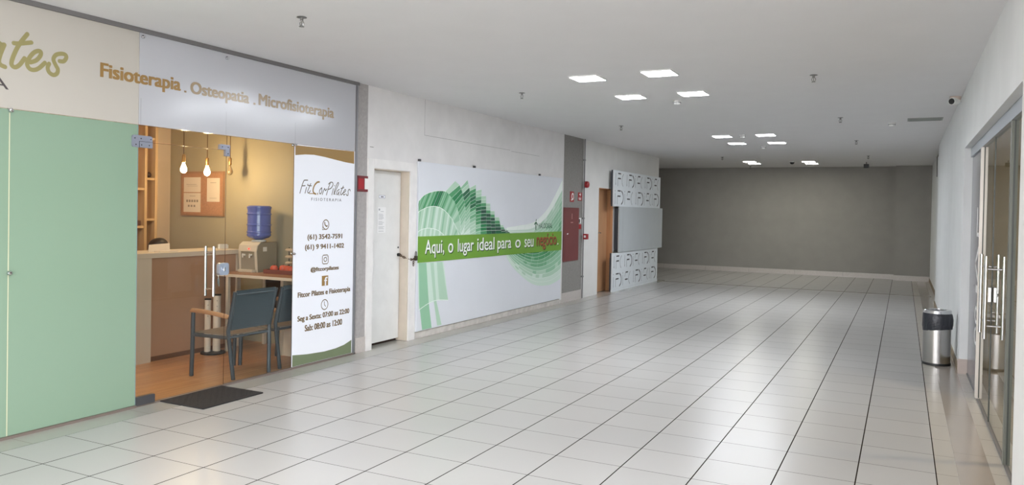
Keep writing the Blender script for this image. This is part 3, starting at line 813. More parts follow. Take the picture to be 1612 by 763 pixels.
for i in range(NR):
    stroke(art, [clampy(lerp2(samp(r0, t_ / 24), samp(r1, t_ / 24), i / NR)) for t_ in range(25)], 0.0045, AX + 0.0004, 0, sm=False)
for j in range(3, NC, 2):
    stroke(art, [clampy(lerp2(samp(r0, (j - a * 1.2) / NC), samp(r1, (j - a * 1.2) / NC), a)) for a in (0, .25, .5, .75)], 0.004, AX + 0.0004, 1, sm=False)
# pale ribbons under the band
st1 = [(8.152, 0.951), (8.325, 0.945), (8.395, 0.439), (8.475, 0.10), (8.253, 0.10), (8.182, 0.423)]
st2 = [(8.415, 0.944), (8.498, 0.943), (8.576, 0.444), (8.715, 0.11), (8.609, 0.11), (8.514, 0.447)]
st3 = [(8.574, 0.942), (8.708, 0.938), (8.8, 0.625), (8.872, 0.417), (8.655, 0.437), (8.611, 0.669)]
fx([(8.125, 0.951), (8.74, 0.94), (8.87, 0.42), (8.60, 0.445), (8.40, 0.42), (8.17, 0.36)], AX, 1)
for p, c_ in ((st1, 3), (st2, 2), (st3, 2)): fx(p, AX + 0.0003, c_)
stroke(art, [(8.17, 0.36), (8.40, 0.425), (8.60, 0.445), (8.87, 0.42)], 0.008, AX + 0.0006, 0)
obj('printed_artwork', art, PM, bn)
b = new(); box(b, BX + 0.0005, BX + 0.008, 8.122, 12.672, 0.954, 1.283)
obj('green_stripe', b, mat('leaf_green', (112, 160, 52), 0.45, noise=0.04, nscale=1.2), bn)
TX = BX + 0.0082
def slogan(body, y0, y1, z0, z1, m, bold=0.0):
    obj('lettering_shadow', text_bm(body, y0 + 0.016, y1 + 0.016, z0 - 0.014, z1 - 0.014, TX, bold, 0.0004), mat('slogan_shadow', (40, 74, 34), 0.6), bn)
    obj('lettering', text_bm(body, y0, y1, z0, z1, TX + 0.0012, bold, 0.0004), m, bn)
SLW = mat('slogan_white', (242, 246, 240), 0.4); SLR = mat('slogan_red', (156, 58, 36), 0.4)
slogan('Aqui,', 8.275, 8.735, 1.002, 1.238, SLW, 0.004)
slogan('o', 8.835, 8.965, 1.050, 1.180, SLW, 0.004)
slogan('lugar', 9.085, 9.520, 0.998, 1.232, SLW, 0.004)
slogan('ideal', 9.625, 10.140, 1.050, 1.236, SLW, 0.004)
slogan('para', 10.240, 10.690, 0.996, 1.180, SLW, 0.004)
slogan('o', 10.835, 11.020, 1.050, 1.180, SLW, 0.004)
slogan('seu', 11.165, 11.500, 1.048, 1.182, SLW, 0.004)
slogan('negócio', 11.625, 12.440, 0.990, 1.262, SLR, 0.006)
slogan('.', 12.485, 12.525, 1.050, 1.085, SLW, 0.004)
obj('logo_lettering', text_bm('HALOCASAL', 11.71, 12.27, 1.345, 1.430, AX + 0.002, 0.0), DARK_GREEN, bn)
b = new(); stroke(b, [(11.595, 1.335), (11.595, 1.43)], 0.03, AX + 0.002); stroke(b, [(11.54, 1.415), (11.60, 1.445), (11.66, 1.405)], 0.022, AX + 0.0022); stroke(b, [(11.60, 1.47), (11.61, 1.49)], 0.022, AX + 0.002)
obj('logo_emblem', b, DARK_GREEN, bn)

# ------------------------------------------------------------------ fire equipment on the grey wall
t = thing('fire_hose_cabinet', (0, 13.17, 0.735), 'dark red fire hose cabinet on the grey stucco wall', 'cabinet')
b = new(); box(b, 0.001, 0.020, 12.812, 13.525, 0.735, 1.708, bev=0.004); obj('cabinet_body', b, HYDRANT_RED, t)
b = new(); box(b, 0.020, 0.026, 12.835, 13.502, 0.758, 1.685, bev=0.002); dr = obj('door', b, HYDRANT_RED, t)
b = new(); box(b, 0.0262, 0.034, 12.945, 12.995, 1.222, 1.245, bev=0.002); obj('latch', b, STEEL, dr)
b = new(); box(b, 0.0261, 0.0268, 13.155, 13.178, 1.50, 1.60)
obj('faded_marking', b, mat('faded_pink', (190, 140, 136), 0.6), dr)
b = new(); box(b, 0.0261, 0.0268, 13.11, 13.22, 1.43, 1.445)
obj('faded_marking', b, mat('faded_pink', (190, 140, 136), 0.6), dr)

t = thing('hydrant_sign', (0, 13.2, 1.815), 'square red hose reel sign above the fire cabinet', 'sign')
b = new(); box(b, 0.001, 0.006, 13.105, 13.29, 1.815, 2.005); obj('sign_plate', b, RED, t)
b = new(); ring(b, 13.225, 1.915, 0.042, 0.052, 0.026, 0.0065); stroke(b, [(13.16, 1.85), (13.20, 1.85)], 0.02, 0.0065)
obj('hose_symbol', b, WHITE_PL, t)
t = thing('alarm_sign', (0, 13.59, 1.845), 'narrow red alarm sign by the wall conduit', 'sign')
b = new(); box(b, 0.001, 0.006, 13.495, 13.685, 1.845, 1.998); obj('sign_plate', b, RED, t)
b = new(); stroke(b, [(13.56, 1.96), (13.62, 1.96)], 0.022, 0.0065); stroke(b, [(13.60, 1.935), (13.62, 1.96), (13.61, 1.985)], 0.014, 0.0066)
polyx(b, [(13.53, 1.862), (13.642, 1.862), (13.642, 1.905), (13.62, 1.905), (13.62, 1.875), (13.597, 1.875), (13.597, 1.905), (13.575, 1.905), (13.575, 1.875), (13.552, 1.875), (13.552, 1.905), (13.53, 1.905)], 0.006, 0.0068)
obj('alarm_symbol', b, WHITE_PL, t)
t = thing('instruction_label', (0, 13.58, 1.31), 'white and red instruction label beside the fire cabinet', 'label')
b = new(); box(b, 0.001, 0.004, 13.530, 13.680, 1.405, 1.522); obj('white_panel', b, WHITE_PL, t)
b = new(); box(b, 0.001, 0.004, 13.530, 13.680, 1.312, 1.404); obj('red_panel', b, RED, t)
b = new(); box(b, 0.004, 0.0048, 13.56, 13.62, 1.43, 1.50); box(b, 0.004, 0.0048, 13.55, 13.66, 1.41, 1.42); obj('symbol', b, DARK_TXT, t)
b = new(); tube(b, [(0.028, 13.735, 0.0), (0.028, 13.735, H)], 0.014, 10)
for z in (0.4, 1.5, 2.6): box(b, 0.0, 0.045, 13.715, 13.755, z, z + 0.03)
tag(obj('conduit_pipe', b, mat('grey_conduit', (128, 126, 126), 0.5), None, True), 'thin grey conduit pipe running up beside the fire cabinet', 'pipe')
t = thing('call_point', (0.045, 13.735, 1.115), 'red break glass call point box on the conduit', 'call point')
b = new(); box(b, 0.043, 0.115, 13.69, 13.79, 1.118, 1.222, bev=0.006); obj('box_body', b, RED, t)
b = new(); box(b, 0.060, 0.100, 13.688, 13.6895, 1.15, 1.195); obj('white_panel', b, WHITE_PL, t)
t = thing('alarm_sounder', (0.045, 13.735, 2.08), 'round red fire alarm sounder on top of the conduit', 'alarm')
b = new(); box(b, 0.0425, 0.058, 13.69, 13.78, 2.09, 2.215, bev=0.004); obj('mounting_base', b, GREYBAR, t)
b = new(); lathe(b, [(0.062, 0.0), (0.064, 0.03), (0.056, 0.055), (0.03, 0.068), (0.0, 0.07)], (0.0582, 13.735, 2.152), 20, axis='x'); obj('sounder_dome', b, RED, t, True)

# ------------------------------------------------------------------ brown door
d3 = thing('door_3', (0, 15.03, 0), 'brown wooden door standing in the white plaster wall', 'door', kind='structure')
b = new(); box(b, -0.16, -0.12, BD0 + 0.004, BD1 - 0.03, 0.008, BDZ - 0.012, bev=0.002); obj('door_leaf', b, DOORWOOD, d3)
b = new(); box(b, -0.18, 0.0, BD1 - 0.03, BD1 - 0.001, 0.001, BDZ - 0.001); box(b, -0.18, 0.0, BD0 + 0.001, BD1 - 0.03, BDZ - 0.012, BDZ - 0.001); box(b, -0.18, -0.161, BD0 + 0.001, BD1 - 0.03, 0.001, BDZ - 0.012)
obj('jamb', b, wood_mat('jamb_wood', (178, 128, 88), (194, 144, 102), 'Z', 0, 0.4), d3)
b = new(); box(b, -0.119, -0.112, 14.83, 14.87, 1.10, 1.28); tube(b, [(-0.112, 14.85, 1.22), (-0.075, 14.85, 1.22), (-0.072, 14.86, 1.22), (-0.072, 14.96, 1.215)], 0.010, 8)
obj('handle', b, STEEL, d3, True)
b = new(); box(b, -0.119, -0.116, 14.72, 14.80, 1.70, 1.72); obj('small_plate', b, WHITE_PL, d3)

# ------------------------------------------------------------------ hanging boards in front of the white wall
PX = 0.12
PWHITE = mat('board_white', (222, 228, 232), 0.4, noise=0.03, nscale=3)
PGREY = mat('board_grey', (184, 190, 193), 0.45, noise=0.03, nscale=3)
INK = mat('black_ink', (26, 28, 34), 0.5)
def glyph(b, ch_, y, z, w, h, x):
    """fragments of large capital letters, their thin strokes worn to hairlines"""
    th, tk = 0.008, 0.027
    if ch_ == '!':
        stroke(b, [(y, z + h), (y, z + 0.22 * h)], th * 1.6, x, sm=False); stroke(b, [(y, z + 0.02), (y, z + 0.045)], tk * 0.8, x, sm=False)
    elif ch_ == 'i':
        stroke(b, [(y, z), (y, z + 0.80 * h)], th * 1.6, x, sm=False); stroke(b, [(y, z + h * 0.97), (y, z + h)], tk * 0.7, x, sm=False)
    elif ch_ == 'F':
        stroke(b, [(y, z), (y, z + 0.58 * h)], th * 1.8, x, sm=False); stroke(b, [(y + 0.02, z + h), (y + w * 0.75, z + h)], tk, x, sm=False)
        stroke(b, [(y + 0.02, z + 0.60 * h), (y + w * 0.72, z + 0.60 * h)], tk, x, sm=False)
    elif ch_ == 'f':
        stroke(b, [(y, z + 0.66 * h), (y + 0.03, z + 0.9 * h), (y + 0.06, z + h)], th * 1.5, x); stroke(b, [(y + 0.06, z + h), (y + w * 0.8, z + h)], tk, x, sm=False)
        stroke(b, [(y + 0.02, z + 0.42 * h), (y + w * 0.75, z + 0.42 * h)], tk, x, sm=False)
    elif ch_ == '(':
        stroke(b, [(y + w * 0.5, z + h), (y + 0.15 * w, z + 0.72 * h), (y + 0.05 * w, z + 0.5 * h), (y + 0.15 * w, z + 0.2 * h), (y + 0.4 * w, z)], th * 1.6, x)
    elif ch_ == ')':
        stroke(b, [(y, z + h), (y + 0.4 * w, z + 0.78 * h), (y + 0.55 * w, z + 0.5 * h), (y + 0.42 * w, z + 0.2 * h), (y, z)], 0.030, x)
def marks(par, row, y0, y1, z, h):
    n = sum({'!': 0.55, 'i': 0.55, 'F': 1.0, 'f': 1.0, '(': 0.9, ')': 0.85, ' ': 0.5}[c_] for c_ in row); u = (y1 - y0) / n; y = y0
    for c_ in row:
        w_ = {'!': 0.55, 'i': 0.55, 'F': 1.0, 'f': 1.0, '(': 0.9, ')': 0.85, ' ': 0.5}[c_] * u
        if c_ != ' ':
            b = new(); glyph(b, c_, y, z, w_, h, PX + 0.0006); obj('letter_fragment', b, INK, par)
        y += w_
BW0, BW1 = 15.16, 18.55
t = thing('sign_board', (0.06, 16.86, 1.76), 'upper white board with black letter fragments on the white wall', 'board')
b = new(); box(b, 0.095, PX, BW0, BW1, 1.765, 2.51); obj('board_panel', b, PWHITE, t)
marks(t, '!F( !F)if( !F)if(', 15.26, 18.50, 2.195, 0.255); marks(t, 'iF)if( !F)if(!F)', 15.24, 18.52, 1.815, 0.275)
for y in (15.3, 16.8, 18.3):
    b = new(); box(b, 0.005, 0.0945, y, y + 0.06, 1.80, 2.45); obj('batten', b, mat('dark_batten', (62, 64, 70), 0.6), t)
b = new(); box(b, 0.06, 0.0948, BW0, BW0 + 0.03, 1.765, 2.51)
obj('batten', b, mat('dark_batten', (62, 64, 70), 0.6), t)
t = thing('sign_board', (0.06, 16.78, 0.02), 'lower white board with black letter fragments above the floor', 'board')
b = new(); box(b, 0.095, PX, BW0, 18.42, 0.045, 0.80); obj('board_panel', b, PWHITE, t)
marks(t, '!F( !F)if( !F)if(', 15.26, 18.36, 0.475, 0.255); marks(t, 'iF)if( !F)if(!F)', 15.24, 18.38, 0.095, 0.265)
for y in (15.3, 16.8, 18.3):
    b = new(); box(b, 0.005, 0.0895, y, y + 0.06, 0.0, 0.70); obj('batten', b, mat('dark_batten', (62, 64, 70), 0.6), t)
b = new(); box(b, 0.06, 0.0948, BW0, BW0 + 0.03, 0.045, 0.80)
obj('batten', b, mat('dark_batten', (62, 64, 70), 0.6), t)
b = new(); box(b, 0.09, 0.125, BW0, 18.43, 0.0, 0.044); obj('bottom_rail', b, PWHITE, t)
t = thing('sign_board', (0.08, 17.08, 0.81), 'plain grey middle board between the two lettered boards', 'board')
b = new(); box(b, 0.1205, 0.145, 15.47, 18.69, 0.808, 1.764); obj('board_panel', b, PGREY, t)
b = new(); box(b, 0.145, 0.1455, 15.70, 15.703, 0.81, 1.76); obj('panel_seam', b, mat('panel_seam', (128, 132, 134), 0.6), t)
for y in (15.56, 18.2):
    b = new(); box(b, 0.005, 0.120, y, y + 0.06, 0.85, 1.72); obj('batten', b, mat('dark_batten', (62, 64, 70), 0.6), t)
b = new(); cyl(b, (PX, 15.60, 2.44), (PX + 0.012, 15.60, 2.44), 0.022, seg=10)
b2 = obj('round_pin', b, WHITE_PL, [o for o in S.objects if o.name == 'sign_board'][0])

# ------------------------------------------------------------------ ceiling lights
LEDM = bpy.data.materials.new('led_diffuser'); LEDM.use_nodes = True
nt = LEDM.node_tree; nt.nodes.clear(); o_ = nt.nodes.new('ShaderNodeOutputMaterial'); e_ = nt.nodes.new('ShaderNodeEmission')
e_.inputs[0].default_value = (0.90, 0.94, 1.0, 1); e_.inputs[1].default_value = LED; nt.links.new(e_.outputs[0], o_.inputs[0])
LEDF = bpy.data.materials.new('led_diffuser_far'); LEDF.use_nodes = True
nt = LEDF.node_tree; nt.nodes.clear(); o_ = nt.nodes.new('ShaderNodeOutputMaterial'); e_ = nt.nodes.new('ShaderNodeEmission')
e_.inputs[0].default_value = (1.0, 0.98, 0.86, 1); e_.inputs[1].default_value = LED * 0.5; nt.links.new(e_.outputs[0], o_.inputs[0])
def led(x, y, label, m=LEDM, a=0.145):
    t = thing('ceiling_light', (x, y, H - 0.02), label, 'ceiling light', 'square LED panels in the ceiling')
    b = new(); w_ = 0.008
    box(b, x - a - w_, x + a + w_, y - a - w_, y - a, H - 0.014, H - 0.0005); box(b, x - a - w_, x + a + w_, y + a, y + a + w_, H - 0.014, H - 0.0005)
    box(b, x - a - w_, x - a, y - a, y + a, H - 0.014, H - 0.0005); box(b, x + a, x + a + w_, y - a, y + a, H - 0.014, H - 0.0005)
    obj('frame', b, WHITE_PL, t)
    b = new(); box(b, x - a, x + a, y - a, y + a, H - 0.012, H - 0.001); obj('diffuser', b, m, t)
    return t
led(2.487, 7.52, 'square LED ceiling panel nearest the shop fascia in the nearest cluster')
led(3.255, 7.49, 'largest square LED ceiling panel in the nearest cluster')
led(2.505, 8.89, 'square LED ceiling panel, far and banner side of the nearest cluster')
led(3.250, 8.88, 'square LED ceiling panel right above the nearest smoke detector')
led(2.555, 13.85, 'square LED ceiling panel, near and banner side of the middle cluster')
led(3.298, 13.80, 'square LED ceiling panel, near and bin side of the middle cluster')
led(2.545, 15.27, 'square LED ceiling panel, far and banner side of the middle cluster')
led(3.271, 15.30, 'square LED ceiling panel, far and bin side of the middle cluster')
led(1.885, 20.48, 'near one of the banner side pair of farthest LED panels', LEDF)
led(1.880, 21.23, 'far one of the banner side pair of farthest LED panels', LEDF)
led(3.277, 20.73, 'near one of the bin side pair of farthest LED panels', LEDF)
led(3.278, 21.48, 'far one of the bin side pair of farthest LED panels', LEDF)
led(2.49, 2.10, 'added unseen LED panel overhead on the shop side', LEDM)  # these four unseen panels are added to brighten the shop front
led(3.25, 2.10, 'added unseen LED panel overhead on the bin side', LEDM)
led(2.49, 3.50, 'added unseen LED panel ahead of the camera on the shop side', LEDM)
led(3.25, 3.50, 'added unseen LED panel ahead of the camera on the bin side', LEDM)

# ------------------------------------------------------------------ sprinklers and detectors
CHROME = mat('sprinkler_chrome', (150, 148, 146), 0.25, metal=0.9)
t0 = thing('sprinkler', (1.459, 4.399, H), 'sprinkler head on the ceiling above the frosted shop fascia', 'sprinkler', 'sprinkler heads on the ceiling')
def at0(z): return (1.459, 4.399, H + z)
b = new(); lathe(b, [(0.036, -0.0005), (0.038, -0.004), (0.02, -0.008), (0.0, -0.008)], at0(0), 20); obj('escutcheon', b, mat('grey_escutcheon', (120, 120, 120), 0.4, metal=0.4), t0, True)
b = new(); cyl(b, at0(-0.006), at0(-0.028), 0.012, seg=12)
for s_ in (-1, 1): tube(b, [(1.459 + s_ * 0.010, 4.399, H - 0.026), (1.459 + s_ * 0.018, 4.399, H - 0.042), (1.459 + s_ * 0.014, 4.399, H - 0.060), (1.459, 4.399, H - 0.068)], 0.0035, 8)
cyl(b, at0(-0.028), at0(-0.064), 0.004, seg=8)
obj('sprinkler_body', b, CHROME, t0, True)
b = new(); cyl(b, at0(-0.068), at0(-0.071), 0.014, seg=16)
for k in range(8):
    a = math.pi * k / 4; cyl(b, (1.459 + 0.013 * math.cos(a), 4.399 + 0.013 * math.sin(a), H - 0.0695), (1.459 + 0.020 * math.cos(a), 4.399 + 0.020 * math.sin(a), H - 0.0695), 0.0025, seg=6)
obj('deflector', b, CHROME, t0, True)
for x, y, lb in ((1.40, 8.20, 'sprinkler head on the ceiling above the boarded wall'), (1.39, 11.82, 'sprinkler head on the ceiling above the fire cabinet'),
                 (4.612, 8.149, 'sprinkler head nearest the glass shopfront across the corridor'), (4.614, 11.737, 'sprinkler head near the ceiling vent strip'),
                 (4.641, 15.278, 'sprinkler head right beyond the middle LED cluster, bin side'), (1.54, 18.805, 'sprinkler head at the corner of the side alcove'),
                 (4.699, 19.066, 'farthest sprinkler head before the dark grey wall, bin side'), (1.575, 22.4, 'sprinkler head beneath the far LED pair near the back wall')):
    copy_thing(t0, (x - 1.459, y - 4.399, 0), lb)
d0 = thing('smoke_detector', (2.929, 9.392, H), 'white smoke detector just beyond the nearest LED cluster', 'smoke detector', 'smoke detectors on the ceiling')
def at1(z): return (2.929, 9.392, H + z)
b = new(); lathe(b, [(0.052, -0.0005), (0.055, -0.012), (0.050, -0.018), (0.0, -0.018)], at1(0), 24); obj('base', b, WHITE_PL, d0, True)
b = new(); lathe(b, [(0.040, -0.0185), (0.044, -0.030), (0.036, -0.046), (0.018, -0.054), (0.0, -0.055)], at1(0), 24); obj('sensor_head', b, WHITE_PL, d0, True)
b = new()
for k in range(12):
    a = math.pi * k / 6; c_, s_ = math.cos(a), math.sin(a)
    box(b, 2.929 + 0.043 * c_ - 0.004, 2.929 + 0.043 * c_ + 0.004, 9.392 + 0.043 * s_ - 0.004, 9.392 + 0.043 * s_ + 0.004, H - 0.036, H - 0.024)
obj('vent_slot', b, mat('slot_grey', (90, 90, 92), 0.6), d0)
for x, y, lb in ((5.250, 12.57, 'white smoke detector beside the ceiling vent strip'), (2.927, 13.724, 'white smoke detector between the near panels of the middle cluster'),
                 (2.911, 16.072, 'white smoke detector just beyond the middle LED cluster')):
    copy_thing(d0, (x - 2.929, y - 9.392, 0), lb)
dc = thing('dome_camera', (2.894, 20.661, H), 'small dark ceiling dome between the farthest LED pairs', 'camera')
b = new(); lathe(b, [(0.07, -0.0005), (0.07, -0.02), (0.0, -0.02)], (2.894, 20.661, H), 20); obj('base', b, WHITE_PL, dc, True)
b = new(); lathe(b, [(0.055, -0.0205), (0.052, -0.04), (0.035, -0.065), (0.0, -0.075)], (2.894, 20.661, H), 20); obj('dome', b, BLACK, dc, True)
dc = thing('exit_lamp', (4.577, 21.2, H), 'small black box hanging from the far ceiling', 'lamp')
b = new(); cyl(b, (4.577, 21.2, H - 0.0005), (4.577, 21.2, H - 0.05), 0.012, seg=10); obj('stem', b, GREYBAR, dc, True)
b = new(); box(b, 4.517, 4.637, 21.16, 21.24, H - 0.15, H - 0.05, bev=0.01); obj('lamp_body', b, BLACK, dc)
t = thing('ceiling_vent', (5.665, 12.27, H), 'long grey vent strip in the ceiling beside the camera', 'vent')
b = new(); box(b, 5.45, 5.885, 12.09, 12.44, H - 0.006, H - 0.0005); obj('vent_plate', b, mat('vent_grey', (146, 150, 146), 0.6), t)
b = new(); 
for k in range(9): box(b, 5.47, 5.865, 12.115 + k * 0.036, 12.125 + k * 0.036, H - 0.010, H - 0.006)
obj('slat', b, mat('vent_grey', (146, 150, 146), 0.6), t)

# security camera on the right wall
t = thing('security_camera', (5.95, 10.1, 2.92), 'white security camera with dark lens high on the right wall', 'camera')
b = new(); lathe(b, [(0.055, -0.0005), (0.058, -0.015), (0.052, -0.04), (0.03, -0.052), (0.0, -0.052)], (5.925, 10.12, H), 22); obj('mounting_base', b, mat('cam_beige', (206, 190, 180), 0.5), t, True)
ax = Vector((-0.55, -0.80, -0.12)).normalized(); pc = Vector((5.915, 10.09, H - 0.055))
b = new(); lathe_c = []
cyl(b, pc - ax * 0.04, pc + ax * 0.055, 0.044, 0.040, 22); obj('camera_body', b, WHITE_PL, t, True)
b = new(); cyl(b, pc + ax * 0.0555, pc + ax * 0.060, 0.034, 0.030, 20); obj('lens', b, BLACK, t, True)
b = new(); tube(b, [(5.93, 10.16, H - 0.02), (5.96, 10.18, H - 0.03), (5.985, 10.19, H - 0.06)], 0.006, 8); obj('cable', b, WHITE_PL, t, True)

# ------------------------------------------------------------------ litter bin
t = thing('litter_bin', (5.795, 9.895, 0), 'round brushed steel litter bin with a black liner', 'bin')
BC = (5.795, 9.895, 0)
b = new(); lathe(b, [(0.139, 0.022), (0.139, 0.56), (0.130, 0.56), (0.128, 0.05), (0.0, 0.05)], BC, 40); obj('bin_body', b, BRUSHED, t, True)
b = new(); lathe(b, [(0.0, 0.001), (0.143, 0.001), (0.145, 0.012), (0.141, 0.026), (0.139, 0.027)], BC, 40); obj('base_ring', b, BLACK, t, True)
b = new()
seg = 72
prof = [(0.1405, 0.575, 0.0), (0.146, 0.56, 0.3), (0.149, 0.50, 0.8), (0.147, 0.44, 1.0), (0.1412, 0.385, 0.6)]
rings = []
for r_, h_, amp in prof:
    ring_ = []
    for k in range(seg):
        a = 2 * math.pi * k / seg
        wv = 0.004 * amp * math.sin(5 * a + h_ * 40) + 0.003 * amp * math.sin(11 * a - h_ * 55) + 0.0025 * amp * math.sin(19 * a + h_ * 90)
        drop = 0.030 * math.sin(a + 2.2) * (0.58 - h_) / 0.19
        bulge = 0.012 * amp * max(0, math.cos(a + 0.2)) ** 3
        ring_.append(b.verts.new((BC[0] + (r_ + wv * 0.7 + bulge) * math.cos(a), BC[1] + (r_ + wv * 0.7 + bulge) * math.sin(a), h_ + drop * 0.6)))
    rings.append(ring_)
for A, B in zip(rings, rings[1:]):
    for k in range(seg): b.faces.new((A[k], A[(k + 1) % seg], B[(k + 1) % seg], B[k]))
obj('liner_bag', b, mat('black_bag', (34, 36, 44), 0.3, bump=0.5, bscale=45), t, True)
b = new(); lathe(b, [(0.141, 0.562), (0.141, 0.605), (0.134, 0.612), (0.092, 0.612), (0.090, 0.602), (0.125, 0.58), (0.125, 0.562)], BC, 40); obj('lid_ring', b, STEEL, t, True)

# ------------------------------------------------------------------ doormat
b = new(); box(b, 0.012, 0.510, 4.392, 5.040, 0.0, 0.012, bev=0.004)
for i in range(18):
    for j in range(13):
        if (i + j) % 2 == 0: box(b, 0.05 + j * 0.033, 0.068 + j * 0.033, 4.42 + i * 0.033, 4.438 + i * 0.033, 0.012, 0.0136)
tag(obj('doormat', b, RUBBER), 'black rubber doormat in front of the glass shop door', 'doormat')

# ------------------------------------------------------------------ left shop: furniture
CW = mat('counter_white', (222, 208, 192), 0.35, noise=0.02, nscale=4)
t = thing('reception_counter', (-1.68, 6.05, 0), 'white reception counter with recessed brown front', 'counter')
b = new(); box(b, -1.93, -1.43, 4.60, 6.655, 1.068, 1.120, bev=0.003); obj('counter_top', b, CW, t)
b = new(); box(b, -1.60, -1.432, 5.27, 5.445, 0, 1.068); obj('end_panel', b, CW, t)
b = new(); box(b, -1.90, -1.435, 6.595, 6.65, 0, 1.068); obj('end_panel', b, CW, t)
b = new(); box(b, -1.50, -1.465, 5.445, 6.595, 0.0, 1.068); obj('front_panel', b, mat('counter_brown', (192, 152, 124), 0.3, noise=0.04, nscale=2), t)
b = new(); box(b, -1.465, -1.4648, 5.445, 6.595, 0.0, 0.05); obj('kick_board', b, mat('counter_kick', (120, 84, 64), 0.5), t)

t = thing('side_table', (-0.75, 6.55, 0), 'wooden topped console table joined to the reception counter', 'table')
b = new(); box(b, -1.425, -0.05, 6.285, 6.90, 0.842, 0.872, bev=0.002); obj('table_top', b, TABLEWOOD, t)
b = new(); box(b, -1.424, -0.051, 6.279, 6.2848, 0.835, 0.866); obj('front_edge', b, CW, t)
for x0_, y0_ in ((-1.29, 6.29), (-1.29, 6.85)):
    b = new(); box(b, x0_, x0_ + 0.035, y0_, y0_ + 0.035, 0, 0.842); obj('leg', b, CW, t)
b = new(); box(b, -0.62, -0.58, 6.43, 6.88, 0, 0.842); obj('side_panel', b, CW, t)
b = new(); box(b, -0.579, -0.20, 6.44, 6.86, 0, 0.40); obj('drawer_box', b, CW, t)
b = new(); box(b, -1.25, -0.625, 6.86, 6.885, 0.40, 0.842); obj('dark_sheet', b, mat('dark_panel', (66, 52, 46), 0.6), t)  # dark sheet below the rear of the table top
b = new(); polyx(b, [(6.30, 0.842), (6.40, 0.842), (6.40, 0.74), (6.37, 0.74), (6.37, 0.80), (6.30, 0.82)], -0.34, -0.31); obj('bracket', b, CW, t)

# water dispenser and its bottle
DXC, DYC = -1.222, 6.71
t = thing('water_dispenser', (DXC, DYC, 0.872), 'silver counter water dispenser under the blue bottle', 'water dispenser')
SILV = mat('silver_plastic', (214, 206, 194), 0.3, metal=0.1); DGREY = mat('dispenser_side', (148, 140, 122), 0.45)
zb = 0.8725
b = new()
prof = [(6.565, 0.0), (6.86, 0.0), (6.86, 0.335), (6.60, 0.335), (6.560, 0.30), (6.545, 0.24)]
polyx(b, [(y, zb + z) for y, z in prof], -1.358, -1.088); obj('body', b, DGREY, t)
b = new(); 
polyx(b, [(6.5645, zb + 0.0), (6.552, zb + 0.03), (6.535, zb + 0.24), (6.548, zb + 0.305), (6.60, zb + 0.342), (6.66, zb + 0.342), (6.60, zb + 0.336), (6.5595, zb + 0.301), (6.5445, zb + 0.24)], -1.362, -1.330)
polyx(b, [(6.5645, zb + 0.0), (6.552, zb + 0.03), (6.535, zb + 0.24), (6.548, zb + 0.305), (6.60, zb + 0.342), (6.66, zb + 0.342), (6.60, zb + 0.336), (6.5595, zb + 0.301), (6.5445, zb + 0.24)], -1.116, -1.084)
polyx(b, [(6.535, zb + 0.235), (6.548, zb + 0.305), (6.60, zb + 0.342), (6.70, zb + 0.342), (6.60, zb + 0.336), (6.5595, zb + 0.301), (6.5445, zb + 0.235)], -1.330, -1.116)
obj('front_shell', b, SILV, t)
b = new(); box(b, -1.33, -1.116, 6.548, 6.566, zb + 0.03, zb + 0.235); obj('recess', b, mat('recess_grey', (150, 142, 130), 0.4), t)
for x in (-1.275, -1.172):
    b = new(); cyl(b, (x, 6.55, zb + 0.195), (x, 6.515, zb + 0.190), 0.012, seg=10); cyl(b, (x, 6.518, zb + 0.21), (x, 6.518, zb + 0.165), 0.008, seg=10); obj('tap', b, WHITE_PL, t, True)
b = new(); box(b, -1.33, -1.116, 6.50, 6.56, zb + 0.0, zb + 0.03, bev=0.004); obj('drip_tray', b, SILV, t)
b = new(); cyl(b, (-1.20, 6.537, zb + 0.265), (-1.20, 6.531, zb + 0.265), 0.009, seg=10); obj('indicator_lamp', b, mat('red_lamp', (230, 40, 30), 0.3, emit=1.5), t)
b = new(); box(b, -1.088, -1.0872, 6.64, 6.70, zb + 0.235, zb + 0.285); obj('label', b, WHITE_PL, t)
b = new(); lathe(b, [(0.062, 0.0), (0.085, 0.012), (0.075, 0.028), (0.05, 0.03)], (DXC, DYC, zb + 0.335), 24); obj('bottle_collar', b, WHITE_PL, t, True)
t = thing('water_bottle', (DXC, DYC, 1.24), 'large ribbed blue water bottle upturned on the dispenser', 'bottle')
b = new()
prof = [(0.05, 0.0), (0.06, 0.006), (0.112, 0.022), (0.132, 0.040), (0.137, 0.052)]
z = 0.055
for zz in (0.085, 0.170, 0.295):
    prof += [(0.131, zz - 0.012), (0.139, zz - 0.006), (0.139, zz + 0.006), (0.131, zz + 0.012)]
prof += [(0.131, 0.345), (0.138, 0.36), (0.137, 0.378), (0.122, 0.39), (0.0, 0.391)]
lathe(b, prof, (DXC, DYC, 1.2395), 32); obj('bottle_body', b, mat('blue_bottle', (96, 112, 196), 0.15, trans=0.1, coat=0.3), t, True)

